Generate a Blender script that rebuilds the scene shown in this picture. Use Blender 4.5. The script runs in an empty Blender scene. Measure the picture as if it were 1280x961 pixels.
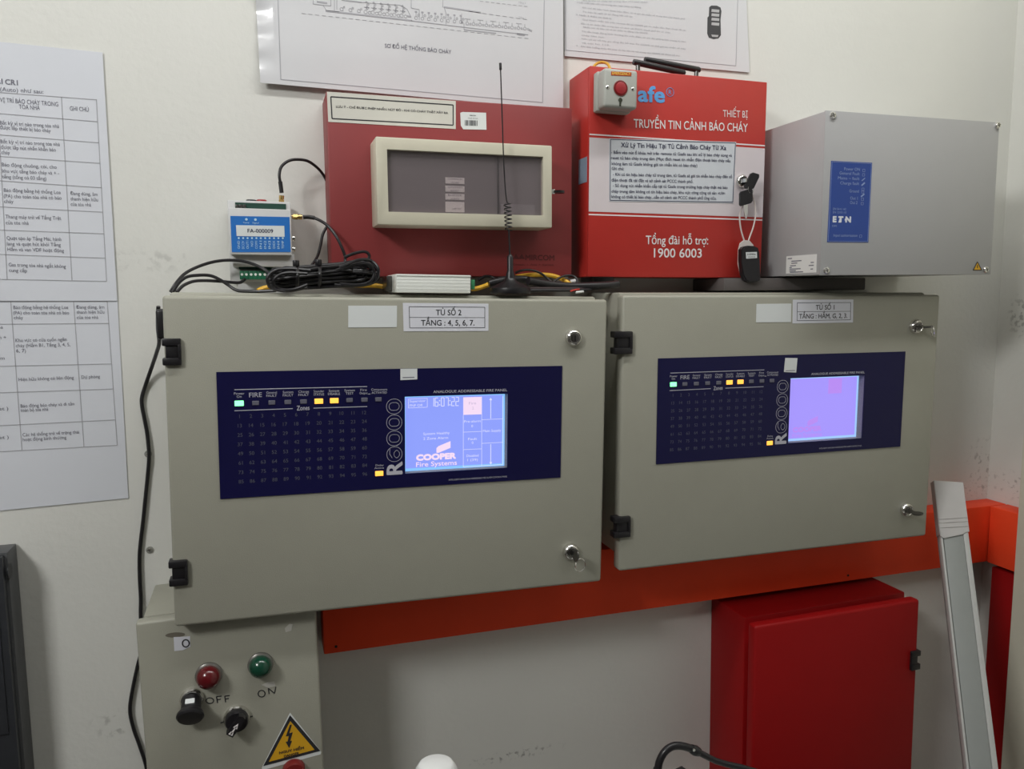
import bpy, bmesh, math, random
from mathutils import Vector, Matrix
random.seed(7)
S = bpy.context.scene
COL = S.collection
H0 = 1.5                                     # height of the camera above the floor

# ------------------------------------------------------------------ camera
CX, CD, YAW, PITCH, ROLL, FOC = 0.14937, 1.23167, 0.30538, -0.11426, -0.00762, 983.52
def cam_axes():
    cy, sy, cp, sp = math.cos(YAW), math.sin(YAW), math.cos(PITCH), math.sin(PITCH)
    f = Vector((sy*cp, cy*cp, sp)); r = Vector((cy, -sy, 0)); u = r.cross(f)
    cr, sr = math.cos(ROLL), math.sin(ROLL)
    return cr*r + sr*u, cr*u - sr*r, f
RX, UX, FX = cam_axes()
CAM = Vector((CX, -CD, H0))
cd = bpy.data.cameras.new('camera'); co = bpy.data.objects.new('camera', cd); COL.objects.link(co)
mw = Matrix.Identity(4)
for i in range(3):
    mw[i][0], mw[i][1], mw[i][2], mw[i][3] = RX[i], UX[i], -FX[i], CAM[i]
co.matrix_world = mw
cd.sensor_width = 36; cd.lens = FOC/1280*36; cd.clip_start = .02
S.camera = co

# ------------------------------------------------------------------ world, lamps, exposure
w = bpy.data.worlds.new('world'); S.world = w; w.use_nodes = True
w.node_tree.nodes['Background'].inputs[0].default_value = (.8, .85, 1, 1)
w.node_tree.nodes['Background'].inputs[1].default_value = .0
def area(name, loc, rot, sx, sy, power, color):
    l = bpy.data.lights.new(name, 'AREA'); l.shape = 'RECTANGLE'; l.size = sx; l.size_y = sy
    l.energy = power; l.color = color
    o = bpy.data.objects.new(name, l); COL.objects.link(o); o.location = loc; o.rotation_euler = rot
    return o
def aim(loc, to): return (Vector(to)-Vector(loc)).to_track_quat('-Z', 'Y').to_euler()
area('ceiling_or_fill_lamp', (-1.2, -1.55, 2.72), aim((-1.2, -1.55, 2.72), (.4, 0, 1.5)), .5, .5, 36, (1, 1, .985))
area('ceiling_or_fill_lamp', (.66, -.68, 2.74), (.35, 0, 0), 1.7, .12, 12.8, (1, 1, .985))
area('ceiling_or_fill_lamp', (.3, -2.8, 2.74), (0, 0, 0), 1.2, .6, 1.5, (1, 1, .98))  # fill lamp added for flat ambient light, no real fixture
S.view_settings.view_transform = 'Standard'; S.view_settings.look = 'None'
S.view_settings.exposure = 0; S.view_settings.gamma = 1; S.view_settings.use_curve_mapping = False

# ------------------------------------------------------------------ pixel (1280x961 frame) -> point at distance D in front of the back wall
def at(px, py, D=0.0):
    v = FX + RX*((px-640)/FOC) + UX*((480.5-py)/FOC)
    return CAM + v*((CD-D)/v.y)
def at_x(px, py, X):
    v = FX + RX*((px-640)/FOC) + UX*((480.5-py)/FOC)
    return CAM + v*((X-CX)/v.x)

# ------------------------------------------------------------------ materials
MATS = {}
def mat(name, col, rough=.5, metal=0, var=.06, scale=40, bump=0.0, bscale=200, emit=None, es=1, spec=.5, coat=0, alpha=1, trans=0):
    if name in MATS: return MATS[name]
    m = bpy.data.materials.new(name); m.use_nodes = True; nt = m.node_tree
    b = nt.nodes['Principled BSDF']
    b.inputs['Roughness'].default_value = rough; b.inputs['Metallic'].default_value = metal
    b.inputs['Specular IOR Level'].default_value = spec
    b.inputs['Coat Weight'].default_value = coat
    b.inputs['Alpha'].default_value = alpha; b.inputs['Transmission Weight'].default_value = trans
    n = nt.nodes.new('ShaderNodeTexNoise'); n.inputs['Scale'].default_value = scale; n.inputs['Detail'].default_value = 4
    g = nt.nodes.new('ShaderNodeNewGeometry'); nt.links.new(g.outputs['Position'], n.inputs['Vector'])
    mx = nt.nodes.new('ShaderNodeMix'); mx.data_type = 'RGBA'
    mx.inputs[6].default_value = [c*(1-var) for c in col]+[1]; mx.inputs[7].default_value = [min(1, c*(1+var)) for c in col]+[1]
    nt.links.new(n.outputs['Fac'], mx.inputs[0]); nt.links.new(mx.outputs[2], b.inputs['Base Color'])
    if bump:
        n2 = nt.nodes.new('ShaderNodeTexNoise'); n2.inputs['Scale'].default_value = bscale; n2.inputs['Detail'].default_value = 3
        nt.links.new(g.outputs['Position'], n2.inputs['Vector'])
        bp = nt.nodes.new('ShaderNodeBump'); bp.inputs['Strength'].default_value = bump; bp.inputs['Distance'].default_value = .002
        nt.links.new(n2.outputs['Fac'], bp.inputs['Height']); nt.links.new(bp.outputs[0], b.inputs['Normal'])
    if emit:
        b.inputs['Emission Color'].default_value = list(emit)+[1]; b.inputs['Emission Strength'].default_value = es
    MATS[name] = m
    return m

def stained_wall(name, col, stains):
    """plaster with faint mottling and dirt patches: stain = (centre, radii, noise scale, threshold, strength, colour)"""
    m = mat(name, col, .75, 0, .035, 6, .25, 90)
    nt = m.node_tree; N = nt.nodes; Lk = nt.links
    b = N['Principled BSDF']; cur = b.inputs['Base Color'].links[0].from_socket
    g = N.new('ShaderNodeNewGeometry')
    for ctr, rad, ns, th, st, sc in stains:
        mp = N.new('ShaderNodeMapping'); mp.vector_type = 'TEXTURE'
        mp.inputs['Location'].default_value = ctr; mp.inputs['Scale'].default_value = rad
        Lk.new(g.outputs['Position'], mp.inputs['Vector'])
        ln = N.new('ShaderNodeVectorMath'); ln.operation = 'LENGTH'; Lk.new(mp.outputs[0], ln.inputs[0])
        fr = N.new('ShaderNodeMapRange'); fr.inputs[1].default_value = 1; fr.inputs[2].default_value = .3
        Lk.new(ln.outputs['Value'], fr.inputs[0])
        n = N.new('ShaderNodeTexNoise'); n.inputs['Scale'].default_value = ns; n.inputs['Detail'].default_value = 6
        Lk.new(g.outputs['Position'], n.inputs['Vector'])
        r2 = N.new('ShaderNodeMapRange'); r2.inputs[1].default_value = th; r2.inputs[2].default_value = th+.1
        r2.inputs[4].default_value = st; Lk.new(n.outputs['Fac'], r2.inputs[0])
        mu = N.new('ShaderNodeMath'); mu.operation = 'MULTIPLY'; Lk.new(fr.outputs[0], mu.inputs[0]); Lk.new(r2.outputs[0], mu.inputs[1])
        mx = N.new('ShaderNodeMix'); mx.data_type = 'RGBA'; mx.inputs[7].default_value = list(sc)+[1]
        Lk.new(mu.outputs[0], mx.inputs[0]); Lk.new(cur, mx.inputs[6]); cur = mx.outputs[2]
    Lk.new(cur, b.inputs['Base Color'])
    return m

beige = mat('beige_enamel', (.345, .34, .283), .42, 0, .03, 30, .12, 700)
cream = mat('cream_plastic', (.60, .57, .455), .45, 0, .03)
grey_steel = mat('grey_steel', (.44, .44, .445), .42, .1, .03, 20, .08, 600)
gs_red = mat('bright_red_enamel', (.45, .028, .021), .42, 0, .04)
mi_red = mat('dull_red_enamel', (.245, .032, .033), .5, 0, .05)
box_red = mat('deep_red_enamel', (.28, .0035, .0045), .5, 0, .05, 20, .1, 500, spec=.22)
orange = mat('orange_paint', (.86, .068, .019), .55, 0, .08, 15, spec=.25)
white_band = mat('white_band', (.66, .60, .62), .4, 0, .02)
white = mat('white_plastic', (.72, .73, .72), .5, 0, .03)
paper = mat('paper', (.66, .68, .73), .75, 0, .03, 12)
paper_warm = mat('warm_paper', (.76, .76, .74), .7, 0, .03, 12)
laminate = mat('laminated_paper', (.66, .665, .685), .2, 0, .03, 12, .03, 30, coat=.6)
sticker = mat('white_sticker', (.70, .73, .73), .45, 0, .02)
label_paper = mat('label_paper', (.70, .71, .77), .6, 0, .02)
ink = mat('black_ink', (.02, .02, .025), .6)
ink_grey = mat('grey_ink', (.16, .16, .20), .7)
ink_pale = mat('pale_print', (.38, .38, .41), .7)
ink_white = mat('white_ink', (.78, .74, .74), .5)
ink_navy = mat('navy_print', (.025, .025, .07), .6)
panel_print = mat('panel_print', (.50, .50, .56), .5)
panel_print_dim = mat('dim_panel_print', (.085, .09, .125), .5)
maroon_print = mat('maroon_print', (.10, .012, .012), .5)
logo_blue = mat('logo_blue', (.12, .36, .72), .5)
navy = mat('navy_fascia', (.0068, .0062, .050), .3, 0, .1, 8, spec=.3)
black = mat('black_plastic', (.012, .011, .013), .35, 0, .1)
rubber = mat('black_cable', (.013, .012, .014), .38, 0, .15)
blackbox = mat('dark_grey_enamel', (.025, .027, .032), .4, 0, .1)
rack_side = mat('grey_black_enamel', (.075, .078, .082), .45, 0, .05)
chrome = mat('chrome', (.78, .77, .75), .14, 1, .02)
dark_metal = mat('dark_metal', (.16, .155, .15), .3, 1, .05)
gold = mat('gold_plating', (.80, .56, .22), .25, 1, .05)
alu = mat('brushed_aluminium', (.78, .80, .76), .45, 0, .03, 300)
lgrey = mat('light_grey_plastic', (.41, .42, .385), .5, 0, .03)
dingrey = mat('pale_grey_plastic', (.58, .58, .58), .5, 0, .03)
din_blue = mat('blue_label', (.022, .16, .52), .4)
eat_blue = mat('royal_blue_label', (.020, .062, .30), .4)
green_pcb = mat('green_terminal', (.012, .14, .07), .45)
green_con = mat('green_connector', (.05, .30, .13), .45)
yellow_cable = mat('yellow_cable', (.78, .44, .03), .45)
yellow = mat('warning_yellow', (.66, .36, .015), .5)
red_lens = mat('red_lens', (.105, .004, .007), .22, 0, .1, coat=.3)
green_lens = mat('green_lens', (.003, .05, .027), .22, 0, .1, coat=.3)
red_button = mat('red_button', (.33, .02, .026), .45, 0, .05)
or_label = mat('orange_label', (.50, .06, .01), .5)
pale_blue = mat('pale_blue_sticker', (.25, .33, .42), .5)
led_off = mat('unlit_led', (.13, .13, .17), .4)
led_green = mat('green_led', (.2, .8, .4), .4, emit=(.20, 1, .36), es=1.8)
led_amber = mat('amber_led', (.9, .5, .1), .4, emit=(1, .42, .05), es=1.25)
led_blue = mat('pale_print_dot', (.5, .7, .85), .4)
inner_grey = mat('inner_panel_grey', (.125, .112, .115), .45)
cord_white = mat('pale_cord', (.62, .56, .53), .6)
clear_edge = mat('pale_lilac_edge', (.62, .56, .72), .4)

def glass_mat():
    m = bpy.data.materials.new('smoked_glass'); m.use_nodes = True; nt = m.node_tree
    for n in list(nt.nodes): nt.nodes.remove(n)
    o = nt.nodes.new('ShaderNodeOutputMaterial'); t = nt.nodes.new('ShaderNodeBsdfTransparent'); t.inputs[0].default_value = (.88, .85, .86, 1)
    gl = nt.nodes.new('ShaderNodeBsdfGlossy'); gl.inputs['Roughness'].default_value = .05
    mx = nt.nodes.new('ShaderNodeMixShader'); mx.inputs[0].default_value = .05; nt.links.new(t.outputs[0], mx.inputs[1]); nt.links.new(gl.outputs[0], mx.inputs[2])
    df = nt.nodes.new('ShaderNodeBsdfDiffuse'); df.inputs[0].default_value = (.60, .54, .56, 1)  # pale diffuse veil standing in for the room's reflection in the pane
    m2 = nt.nodes.new('ShaderNodeMixShader'); m2.inputs[0].default_value = .11
    nt.links.new(mx.outputs[0], m2.inputs[1]); nt.links.new(df.outputs[0], m2.inputs[2])
    nt.links.new(m2.outputs[0], o.inputs[0])
    return m
glass = glass_mat()
def emit_mat(name, col, s):
    return mat(name, (.02, .02, .03), .3, emit=col, es=s)
lcd_a = emit_mat('lit_blue_screen', (.28, .36, 1.0), .97)
lcd_a_edge = emit_mat('lit_cyan_screen_edge', (.25, .56, 1.0), 1.0)
lcd_b = emit_mat('lit_violet_screen', (.385, .31, 1.0), .97)
lcd_b_edge = emit_mat('lit_blue_screen_edge', (.36, .60, 1.0), 1.0)
lcd_white = emit_mat('lit_white_pixels', (.72, .74, 1.0), 1.0)
lcd_pink = emit_mat('lit_pink_pixels', (.92, .72, .92), 1.0)
lcd_pale = emit_mat('lit_pale_pixels', (.40, .46, 1.0), 1.0)
lcd_grey = emit_mat('lit_mauve_pixels', (.62, .50, .72), .9)
lcd_vpink = emit_mat('lit_violet_pink_pixels', (.50, .27, .93), .95)

# ------------------------------------------------------------------ mesh builder
TEXT_CACHE = {}
# letters whose combined outline does not fill cleanly: base letter plus a drawn mark
MARKED = {'ế': ('ê', 'acute'), 'ề': ('ê', 'grave'), 'ể': ('ê', 'hook'), 'ễ': ('ê', 'tilde'), 'ệ': ('ê', 'dot'), 'ẹ': ('e', 'dot'),
          'ẻ': ('e', 'hook'), 'ẽ': ('e', 'tilde'), 'ơ': ('o', 'horn'), 'ợ': ('o', 'horn dot'), 'ớ': ('o', 'horn acute'), 'ờ': ('o', 'horn grave'), 'ở': ('o', 'horn hook'), 'Ơ': ('O', 'horn'), 'ọ': ('o', 'dot'), 'ộ': ('ô', 'dot'), 'Ọ': ('O', 'dot'), 'Ộ': ('Ô', 'dot')}
def raw_text(s):
    c = bpy.data.curves.new('t', 'FONT'); c.body = s; c.size = 1; c.resolution_u = 3; c.fill_mode = 'FRONT'
    o = bpy.data.objects.new('t', c); COL.objects.link(o)
    dg = bpy.context.evaluated_depsgraph_get(); dg.update()
    me = bpy.data.meshes.new_from_object(o.evaluated_get(dg))
    bpy.data.objects.remove(o); bpy.data.curves.remove(c)
    return me
def text_mesh(s, bold=0):
    if s not in TEXT_CACHE:
        plain = ''.join(MARKED[c][0] if c in MARKED else c for c in s)
        me = raw_text(plain)
        marks = [(i, MARKED[c]) for i, c in enumerate(s) if c in MARKED]
        if marks:
            bm = bmesh.new(); bm.from_mesh(me)
            def quad(x0, y0, x1, y1, w_):
                l = math.hypot(x1-x0, y1-y0); nx, ny = -(y1-y0)/l*w_/2, (x1-x0)/l*w_/2
                bm.faces.new([bm.verts.new((x, y, 0)) for x, y in ((x0+nx, y0+ny), (x1+nx, y1+ny), (x1-nx, y1-ny), (x0-nx, y0-ny))])
            for i, (base, mks) in marks:
                pm = raw_text(plain[:i+1]); bmsh = raw_text(base)
                x1 = max(v.co.x for v in pm.vertices); wd = max(v.co.x for v in bmsh.vertices)-min(v.co.x for v in bmsh.vertices)
                ym = max(v.co.y for v in bmsh.vertices); cx = x1-wd/2
                if base in 'êô': mx, my = cx+.17, ym-.02
                else: mx, my = cx, ym+.06
                for mk in mks.split():
                    if mk == 'dot':
                        f = [bm.verts.new((cx+.058*math.cos(k*math.pi/5), -.16+.058*math.sin(k*math.pi/5), 0)) for k in range(10)]; bm.faces.new(f)
                    elif mk == 'acute': quad(mx-.05, my, mx+.08, my+.15, .06)
                    elif mk == 'grave': quad(mx-.05, my+.15, mx+.08, my, .06)
                    elif mk == 'tilde':
                        quad(cx-.17, ym+.06, cx-.05, ym+.14, .055); quad(cx-.06, ym+.14, cx+.06, ym+.08, .055); quad(cx+.05, ym+.08, cx+.17, ym+.15, .055)
                    elif mk == 'horn': quad(x1-.09, ym-.05, x1+.03, ym+.0, .055); quad(x1+.015, ym-.02, x1+.03, ym+.10, .055)
                    else:
                        quad(mx-.06, my+.15, mx+.06, my+.15, .05); quad(mx+.05, my+.16, mx+.05, my+.07, .05); quad(mx+.06, my+.08, mx-.01, my+.02, .05)
            bm.to_mesh(me); bm.free()
        TEXT_CACHE[s] = me
    return TEXT_CACHE[s]
CAPH = None
def cap_h():
    global CAPH
    if CAPH is None:
        me = text_mesh('H', 0); CAPH = max(v.co.y for v in me.vertices) - min(v.co.y for v in me.vertices)
    return CAPH

class MB:
    def __init__(s): s.bm = bmesh.new()
    def added(s, me):
        old = set(s.bm.verts); s.bm.from_mesh(me)
        return [v for v in s.bm.verts if v not in old]
    def _xf(s, verts, M): bmesh.ops.transform(s.bm, matrix=M, verts=verts)
    def box(s, x0, x1, z0, z1, d0, d1, bev=0, seg=2):
        """d = distance out from the wall (towards the viewer)"""
        r = bmesh.ops.create_cube(s.bm, size=1)
        vs = r['verts']
        s._xf(vs, Matrix.Translation(((x0+x1)/2, -(d0+d1)/2, (z0+z1)/2)) @ Matrix.Diagonal((abs(x1-x0), abs(d1-d0), abs(z1-z0), 1)))
        if bev:
            es = list({e for v in vs for e in v.link_edges})
            bmesh.ops.bevel(s.bm, geom=es, offset=bev, segments=seg, affect='EDGES', profile=.5)
        return s
    def poly(s, pts, d0, d1):
        """prism of a polygon in the x-z plane, from d0 (back) to d1 (front)"""
        a = sum(pts[i][0]*pts[(i+1) % len(pts)][1]-pts[(i+1) % len(pts)][0]*pts[i][1] for i in range(len(pts)))
        if a < 0: pts = pts[::-1]
        f = [s.bm.verts.new((x, -d1, z)) for x, z in pts]; b = [s.bm.verts.new((x, -d0, z)) for x, z in pts]
        s.bm.faces.new(f); s.bm.faces.new(b[::-1])
        n = len(pts)
        for i in range(n): s.bm.faces.new((f[i], b[i], b[(i+1) % n], f[(i+1) % n]))
        return s
    def line(s, a, b, wd, d0, d1):
        (x0, z0), (x1, z1) = a, b
        l = math.hypot(x1-x0, z1-z0) or 1e-9; nx, nz = -(z1-z0)/l*wd/2, (x1-x0)/l*wd/2
        return s.poly([(x0+nx, z0+nz), (x1+nx, z1+nz), (x1-nx, z1-nz), (x0-nx, z0-nz)], d0, d1)
    def path(s, pts, wd, d0, d1, closed=False):
        n = len(pts)
        for i in range(n if closed else n-1): s.line(pts[i], pts[(i+1) % n], wd, d0, d1)
        return s
    def cyl(s, c, axis, r, h, seg=24, r2=None, bev=0):
        R = Vector((0, 0, 1)).rotation_difference(Vector(axis)).to_matrix().to_4x4()
        q = bmesh.ops.create_cone(s.bm, cap_ends=True, segments=seg, radius1=r, radius2=r if r2 is None else r2, depth=h)
        s._xf(q['verts'], Matrix.Translation(Vector(c)) @ R @ Matrix.Translation((0, 0, h/2)))
        if bev:
            es = [e for e in {e for v in q['verts'] for e in v.link_edges} if e.calc_face_angle(0) > .8]
            bmesh.ops.bevel(s.bm, geom=es, offset=bev, segments=2, affect='EDGES', profile=.5)
        return s
    def lathe(s, c, axis, prof, seg=28):
        R = Vector((0, 0, 1)).rotation_difference(Vector(axis)).to_matrix()
        c = Vector(c); rings = []
        for r, h in prof:
            if r < 1e-6: rings.append([s.bm.verts.new(c+R @ Vector((0, 0, h)))])
            else: rings.append([s.bm.verts.new(c+R @ Vector((r*math.cos(2*math.pi*i/seg), r*math.sin(2*math.pi*i/seg), h))) for i in range(seg)])
        for a, b in zip(rings, rings[1:]):
            for i in range(seg):
                j = (i+1) % seg
                if len(a) == 1 and len(b) == 1: continue
                if len(a) == 1: s.bm.faces.new((a[0], b[j], b[i])) if False else s.bm.faces.new((a[0], b[i], b[j]))
                elif len(b) == 1: s.bm.faces.new((a[i], b[0], a[j]))
                else: s.bm.faces.new((a[i], b[i], b[j], a[j]))
        return s
    def tube(s, pts, r, seg=8, sub=6, closed=False, radii=None):
        P = [Vector(p) for p in pts]
        if sub > 1 and len(P) > 2:
            Q = []; rr = []; n = len(P); rng = range(n) if closed else range(n-1)
            for i in rng:
                if closed: a, b, c, d = P[i-1], P[i], P[(i+1) % n], P[(i+2) % n]
                else: a, b, c, d = P[max(i-1, 0)], P[i], P[i+1], P[min(i+2, n-1)]
                for k in range(sub):
                    t = k/sub
                    Q.append(.5*((2*b)+(c-a)*t+(2*a-5*b+4*c-d)*t*t+(3*b-a-3*c+d)*t**3))
                    if radii: rr.append(radii[i]*(1-t)+radii[(i+1) % n]*t)
            if not closed:
                Q.append(P[-1])
                if radii: rr.append(radii[-1])
        else: Q = P; rr = radii or []
        n = len(Q); T = []
        for i in range(n):
            a = Q[i-1] if (i > 0 or closed) else Q[i]; b = Q[(i+1) % n] if (i < n-1 or closed) else Q[i]
            T.append((b-a).normalized())
        nrm = T[0].orthogonal().normalized(); rings = []
        for i in range(n):
            nrm = (nrm-T[i]*nrm.dot(T[i]))
            nrm = nrm.normalized() if nrm.length > 1e-6 else T[i].orthogonal().normalized()
            bn = T[i].cross(nrm); ri = rr[i] if rr else r
            rings.append([s.bm.verts.new(Q[i]+nrm*ri*math.cos(2*math.pi*k/seg)+bn*ri*math.sin(2*math.pi*k/seg)) for k in range(seg)])
        for i in range(n if closed else n-1):
            a, b = rings[i], rings[(i+1) % n]
            for k in range(seg): s.bm.faces.new((a[k], a[(k+1) % seg], b[(k+1) % seg], b[k]))
        if not closed:
            s.bm.faces.new(rings[0][::-1]); s.bm.faces.new(rings[-1])
        return s
    def ring(s, c, axis, R, r, seg=24, rs=8, sx=1):
        q = Vector((0, 0, 1)).rotation_difference(Vector(axis)).to_matrix(); c = Vector(c)
        return s.tube([c+q @ Vector((R*sx*math.cos(2*math.pi*i/seg), R*math.sin(2*math.pi*i/seg), 0)) for i in range(seg)], r, rs, 1, True)
    def text(s, string, L, R, h, d, bold=0.0, rot=True, fit=True, align='L'):
        """text along the baseline L->R (x,z), cap height h, at distance d"""
        me = text_mesh(string, 0)
        if not me.vertices: return s
        xs = [v.co.x for v in me.vertices]; x0, x1 = min(xs), max(xs)
        dx, dz = R[0]-L[0], R[1]-L[1]; wd = math.hypot(dx, dz)
        sz = h/cap_h(); bo = max(bold, 0)*sz; sx = (wd-2*bo)/(x1-x0) if fit else sz
        ox = bo
        if not fit and align == 'C': ox = (wd-(x1-x0)*sx)/2
        if not fit and align == 'R': ox = wd-(x1-x0)*sx
        a = math.atan2(dz, dx) if rot else 0
        ca, sa = math.cos(a), math.sin(a)
        # heavier strokes: the same outlines laid over each other with a small shift
        n = 1 if bo < 1e-6 else (5 if bold < .03 else 9)
        offs = [(0, 0)]+[(bo*math.cos(2*math.pi*(k+.5)/(n-1)), bo*math.sin(2*math.pi*(k+.5)/(n-1))) for k in range(n-1)]
        for k, (bu, bt) in enumerate(offs[:n]):
            for v in s.added(me):
                u, t = (v.co.x-x0)*sx+ox+bu, v.co.y*sz*(1-2*bo/h)+bo+bt
                v.co = Vector((L[0]+ca*u-sa*t, -d-k*6e-6, L[1]+sa*u+ca*t))
        return s
    def build(s, name, m, parent=None, label=None, smooth=True, fix=True):
        if fix: bmesh.ops.recalc_face_normals(s.bm, faces=s.bm.faces)
        me = bpy.data.meshes.new(name); s.bm.to_mesh(me); s.bm.free()
        if smooth:
            me.shade_smooth(); me.set_sharp_from_angle(angle=math.radians(38))
        me.materials.append(m)
        o = bpy.data.objects.new(name, me); COL.objects.link(o)
        if parent is not None: o.parent = parent
        if label: o['label'] = label
        return o
def tb(mb, *a, **k):
    """finish a lettering mesh without touching its flat normals"""
    return mb.build(*a, smooth=False, fix=False, **k)

TILT = {}
def tag(o, label, cat, group=None):
    o['label'] = label; o['category'] = cat
    if group: o['group'] = group
    return o
def thing(name, label, cat, x, z, tilt=0, y=0, group=None):
    """Empty at the thing's base; z is measured from camera height; tilt turns it in the wall plane"""
    o = bpy.data.objects.new(name, None); COL.objects.link(o); o.empty_display_size = .05
    o.location = (x, y, z+H0); o.rotation_euler = (0, -tilt, 0)
    TILT[o.name] = (x, z, tilt)
    return tag(o, label, cat, group)
def lc(t, px, py, D):
    """pixel at distance D -> local (x, z) of thing t"""
    p = at(px, py, D); x, z, a = TILT[t.name]; dx, dz = p.x-x, p.z-H0-z
    return (math.cos(a)*dx+math.sin(a)*dz, -math.sin(a)*dx+math.cos(a)*dz)
def single(mb, name, m, label, cat, group=None, kind=None):
    """a thing that is one mesh; its origin goes to its base"""
    o = mb.build(name, m); me = o.data
    xs = [v.co for v in me.vertices]
    c = Vector(((min(v.x for v in xs)+max(v.x for v in xs))/2, max(v.y for v in xs), min(v.z for v in xs)))
    me.transform(Matrix.Translation(-c)); o.location = c
    if kind: o['kind'] = kind
    else: tag(o, label, cat, group)
    return o
def rebase(o, parent):
    return o
def V(px, py, D): return at(px, py, D)

# ------------------------------------------------------------------ the room
XR, XL, YF, ZC = 1.575, -1.9, -3.4, 2.8
def slab(name, lo, hi, m):
    me = MB(); me.box(lo[0], hi[0], lo[2], hi[2], -hi[1], -lo[1])
    o = me.build(name, m, smooth=False); o['kind'] = 'structure'; return o
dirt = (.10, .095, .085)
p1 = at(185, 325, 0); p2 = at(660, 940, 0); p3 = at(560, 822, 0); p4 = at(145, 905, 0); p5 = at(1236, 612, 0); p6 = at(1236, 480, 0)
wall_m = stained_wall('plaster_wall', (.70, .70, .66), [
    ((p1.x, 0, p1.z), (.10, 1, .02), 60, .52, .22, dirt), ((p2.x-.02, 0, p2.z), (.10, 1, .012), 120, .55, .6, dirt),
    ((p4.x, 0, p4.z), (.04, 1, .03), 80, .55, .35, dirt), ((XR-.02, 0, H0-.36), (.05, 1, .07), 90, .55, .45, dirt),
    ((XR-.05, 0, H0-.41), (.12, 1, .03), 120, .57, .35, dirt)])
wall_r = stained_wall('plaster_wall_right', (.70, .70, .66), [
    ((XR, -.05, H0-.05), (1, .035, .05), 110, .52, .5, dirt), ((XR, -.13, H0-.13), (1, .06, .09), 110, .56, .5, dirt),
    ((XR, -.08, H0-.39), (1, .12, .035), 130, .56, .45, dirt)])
slab('wall_back', (XL, 0, 0), (XR, .1, ZC), wall_m)
slab('wall_right', (XR, YF, 0), (XR+.1, .1, ZC), wall_r)
side_m = mat('side_wall_paint', (.34, .335, .31), .8)
slab('wall_left', (XL-.1, YF, 0), (XL, .1, ZC), side_m)
slab('wall_front', (XL-.1, YF-.1, 0), (XR+.1, YF, ZC), side_m)
slab('floor', (XL-.1, YF-.1, -.1), (XR+.1, .1, 0), mat('floor_tile', (.10, .085, .075), .5, 0, .1, 6))
slab('ceiling', (XL-.1, YF-.1, ZC), (XR+.1, .1, ZC+.1), mat('ceiling_paint', (.66, .65, .62), .8, 0, .03, 5))
pe = at_x(1273, 640, XR-.05)
slab('trim_1', (XR-.05, pe.y-.5, 0), (XR, pe.y, ZC), mat('plaster_pilaster', (.62, .61, .50), .75, 0, .04, 8, .2, 90))

# ------------------------------------------------------------------ orange steel trunking
tk = mat('trunk_hole', (.01, .008, .007), .8)
zt, zb = at(1237, 632, .047).z, at(404, 818.5, .047).z
xl = at(404, 790, .047).x
t = thing('cable_trunking', 'long orange steel trunking running along the wall under both beige panels', 'trunking', (xl+XR)/2, zb-H0)
m = MB(); m.box(xl-(xl+XR)/2, (XR-xl)/2-.002, 0, zt-zb, 0.001, .047, .002); m.build('trunk', orange, t)
for px, py in ((420, 808), (1060, 719)):
    q = lc(t, px, py, .047); m = MB(); m.cyl((q[0], -.0465, q[1]), (0, -1, 0), .0022, .0012, 12); m.build('screw_hole', tk, t)
ya = -.049; yb = pe.y+.002
t = thing('cable_trunking', 'short orange trunking turning the corner onto the right wall', 'trunking', XR, zb-H0)
m = MB(); m.box(-.047, -.001, 0, zt-zb, -ya, -yb, .002); m.build('trunk', orange, t)
q = at_x(1238, 707, XR-.04); q2 = at_x(1267, 800, XR-.04)
m = MB(); m.box(XR-.04, XR-.001, .0, at_x(1240, 708, XR-.04).z, .055, -yb, .002)
single(m, 'cable_trunking', box_red, 'dark red upright trunking in the corner below the orange trunking', 'trunking')

# ------------------------------------------------------------------ small hardware
def lock(parent, x, z, d, r, keyhole=True, tilt=0):
    """chrome cam lock seen as a knurled bezel with a dark core"""
    m = MB(); m.lathe((x, -d, z), (0, -1, 0), [(r*1.02, 0), (r*1.02, r*.35), (r*.86, r*.62), (r*.70, r*.70), (r*.62, r*.60), (0, r*.60)], 14)
    o = m.build('lock', chrome, parent)
    m = MB(); m.cyl((x, -d-r*.58, z), (0, -1, 0), r*.55, r*.12, 20, bev=r*.03); m.build('lock_core', dark_metal, o)
    m = MB(); m.box(x-r*.08, x+r*.08, z-r*.35, z+r*.3, d+r*.69, d+r*.72); m.build('keyway', black, o)
    return o
def hinge(parent, x0, x1, z0, z1, d, notch=True):
    """black wrap-round hinge: two lugs joined by a recessed web"""
    h = z1-z0; wv = x1-x0; m = MB()
    m.box(x0, x1, z0+h*.72, z1, d-.012, d+.006, .0015)
    m.box(x0, x1, z0, z0+h*.28, d-.012, d+.006, .0015)
    m.box(x0+wv*.17, x1, z0+h*.27, z0+h*.73, d-.01, d+.0035, .0008)
    m.box(x1-wv*.16, x1, z0+h*.2, z0+h*.8, d-.002, d+.006, .0008)
    return m.build('hinge', black, parent)
def bool_cut(o, x0, x1, z0, z1, d0, d1):
    c = MB(); c.box(x0, x1, z0, z1, d0, d1); co_ = c.build('cut', black, o.parent)
    md = o.modifiers.new('b', 'BOOLEAN'); md.operation = 'DIFFERENCE'; md.object = co_; md.solver = 'EXACT'
    dg = bpy.context.evaluated_depsgraph_get(); dg.update()
    oe = o.evaluated_get(dg)
    for p in (o,):
        me = bpy.data.meshes.new_from_object(oe)
    o.modifiers.clear(); old = o.data; o.data = me
    bpy.data.objects.remove(co_)
    me.shade_smooth(); me.set_sharp_from_angle(angle=math.radians(38))

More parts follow.
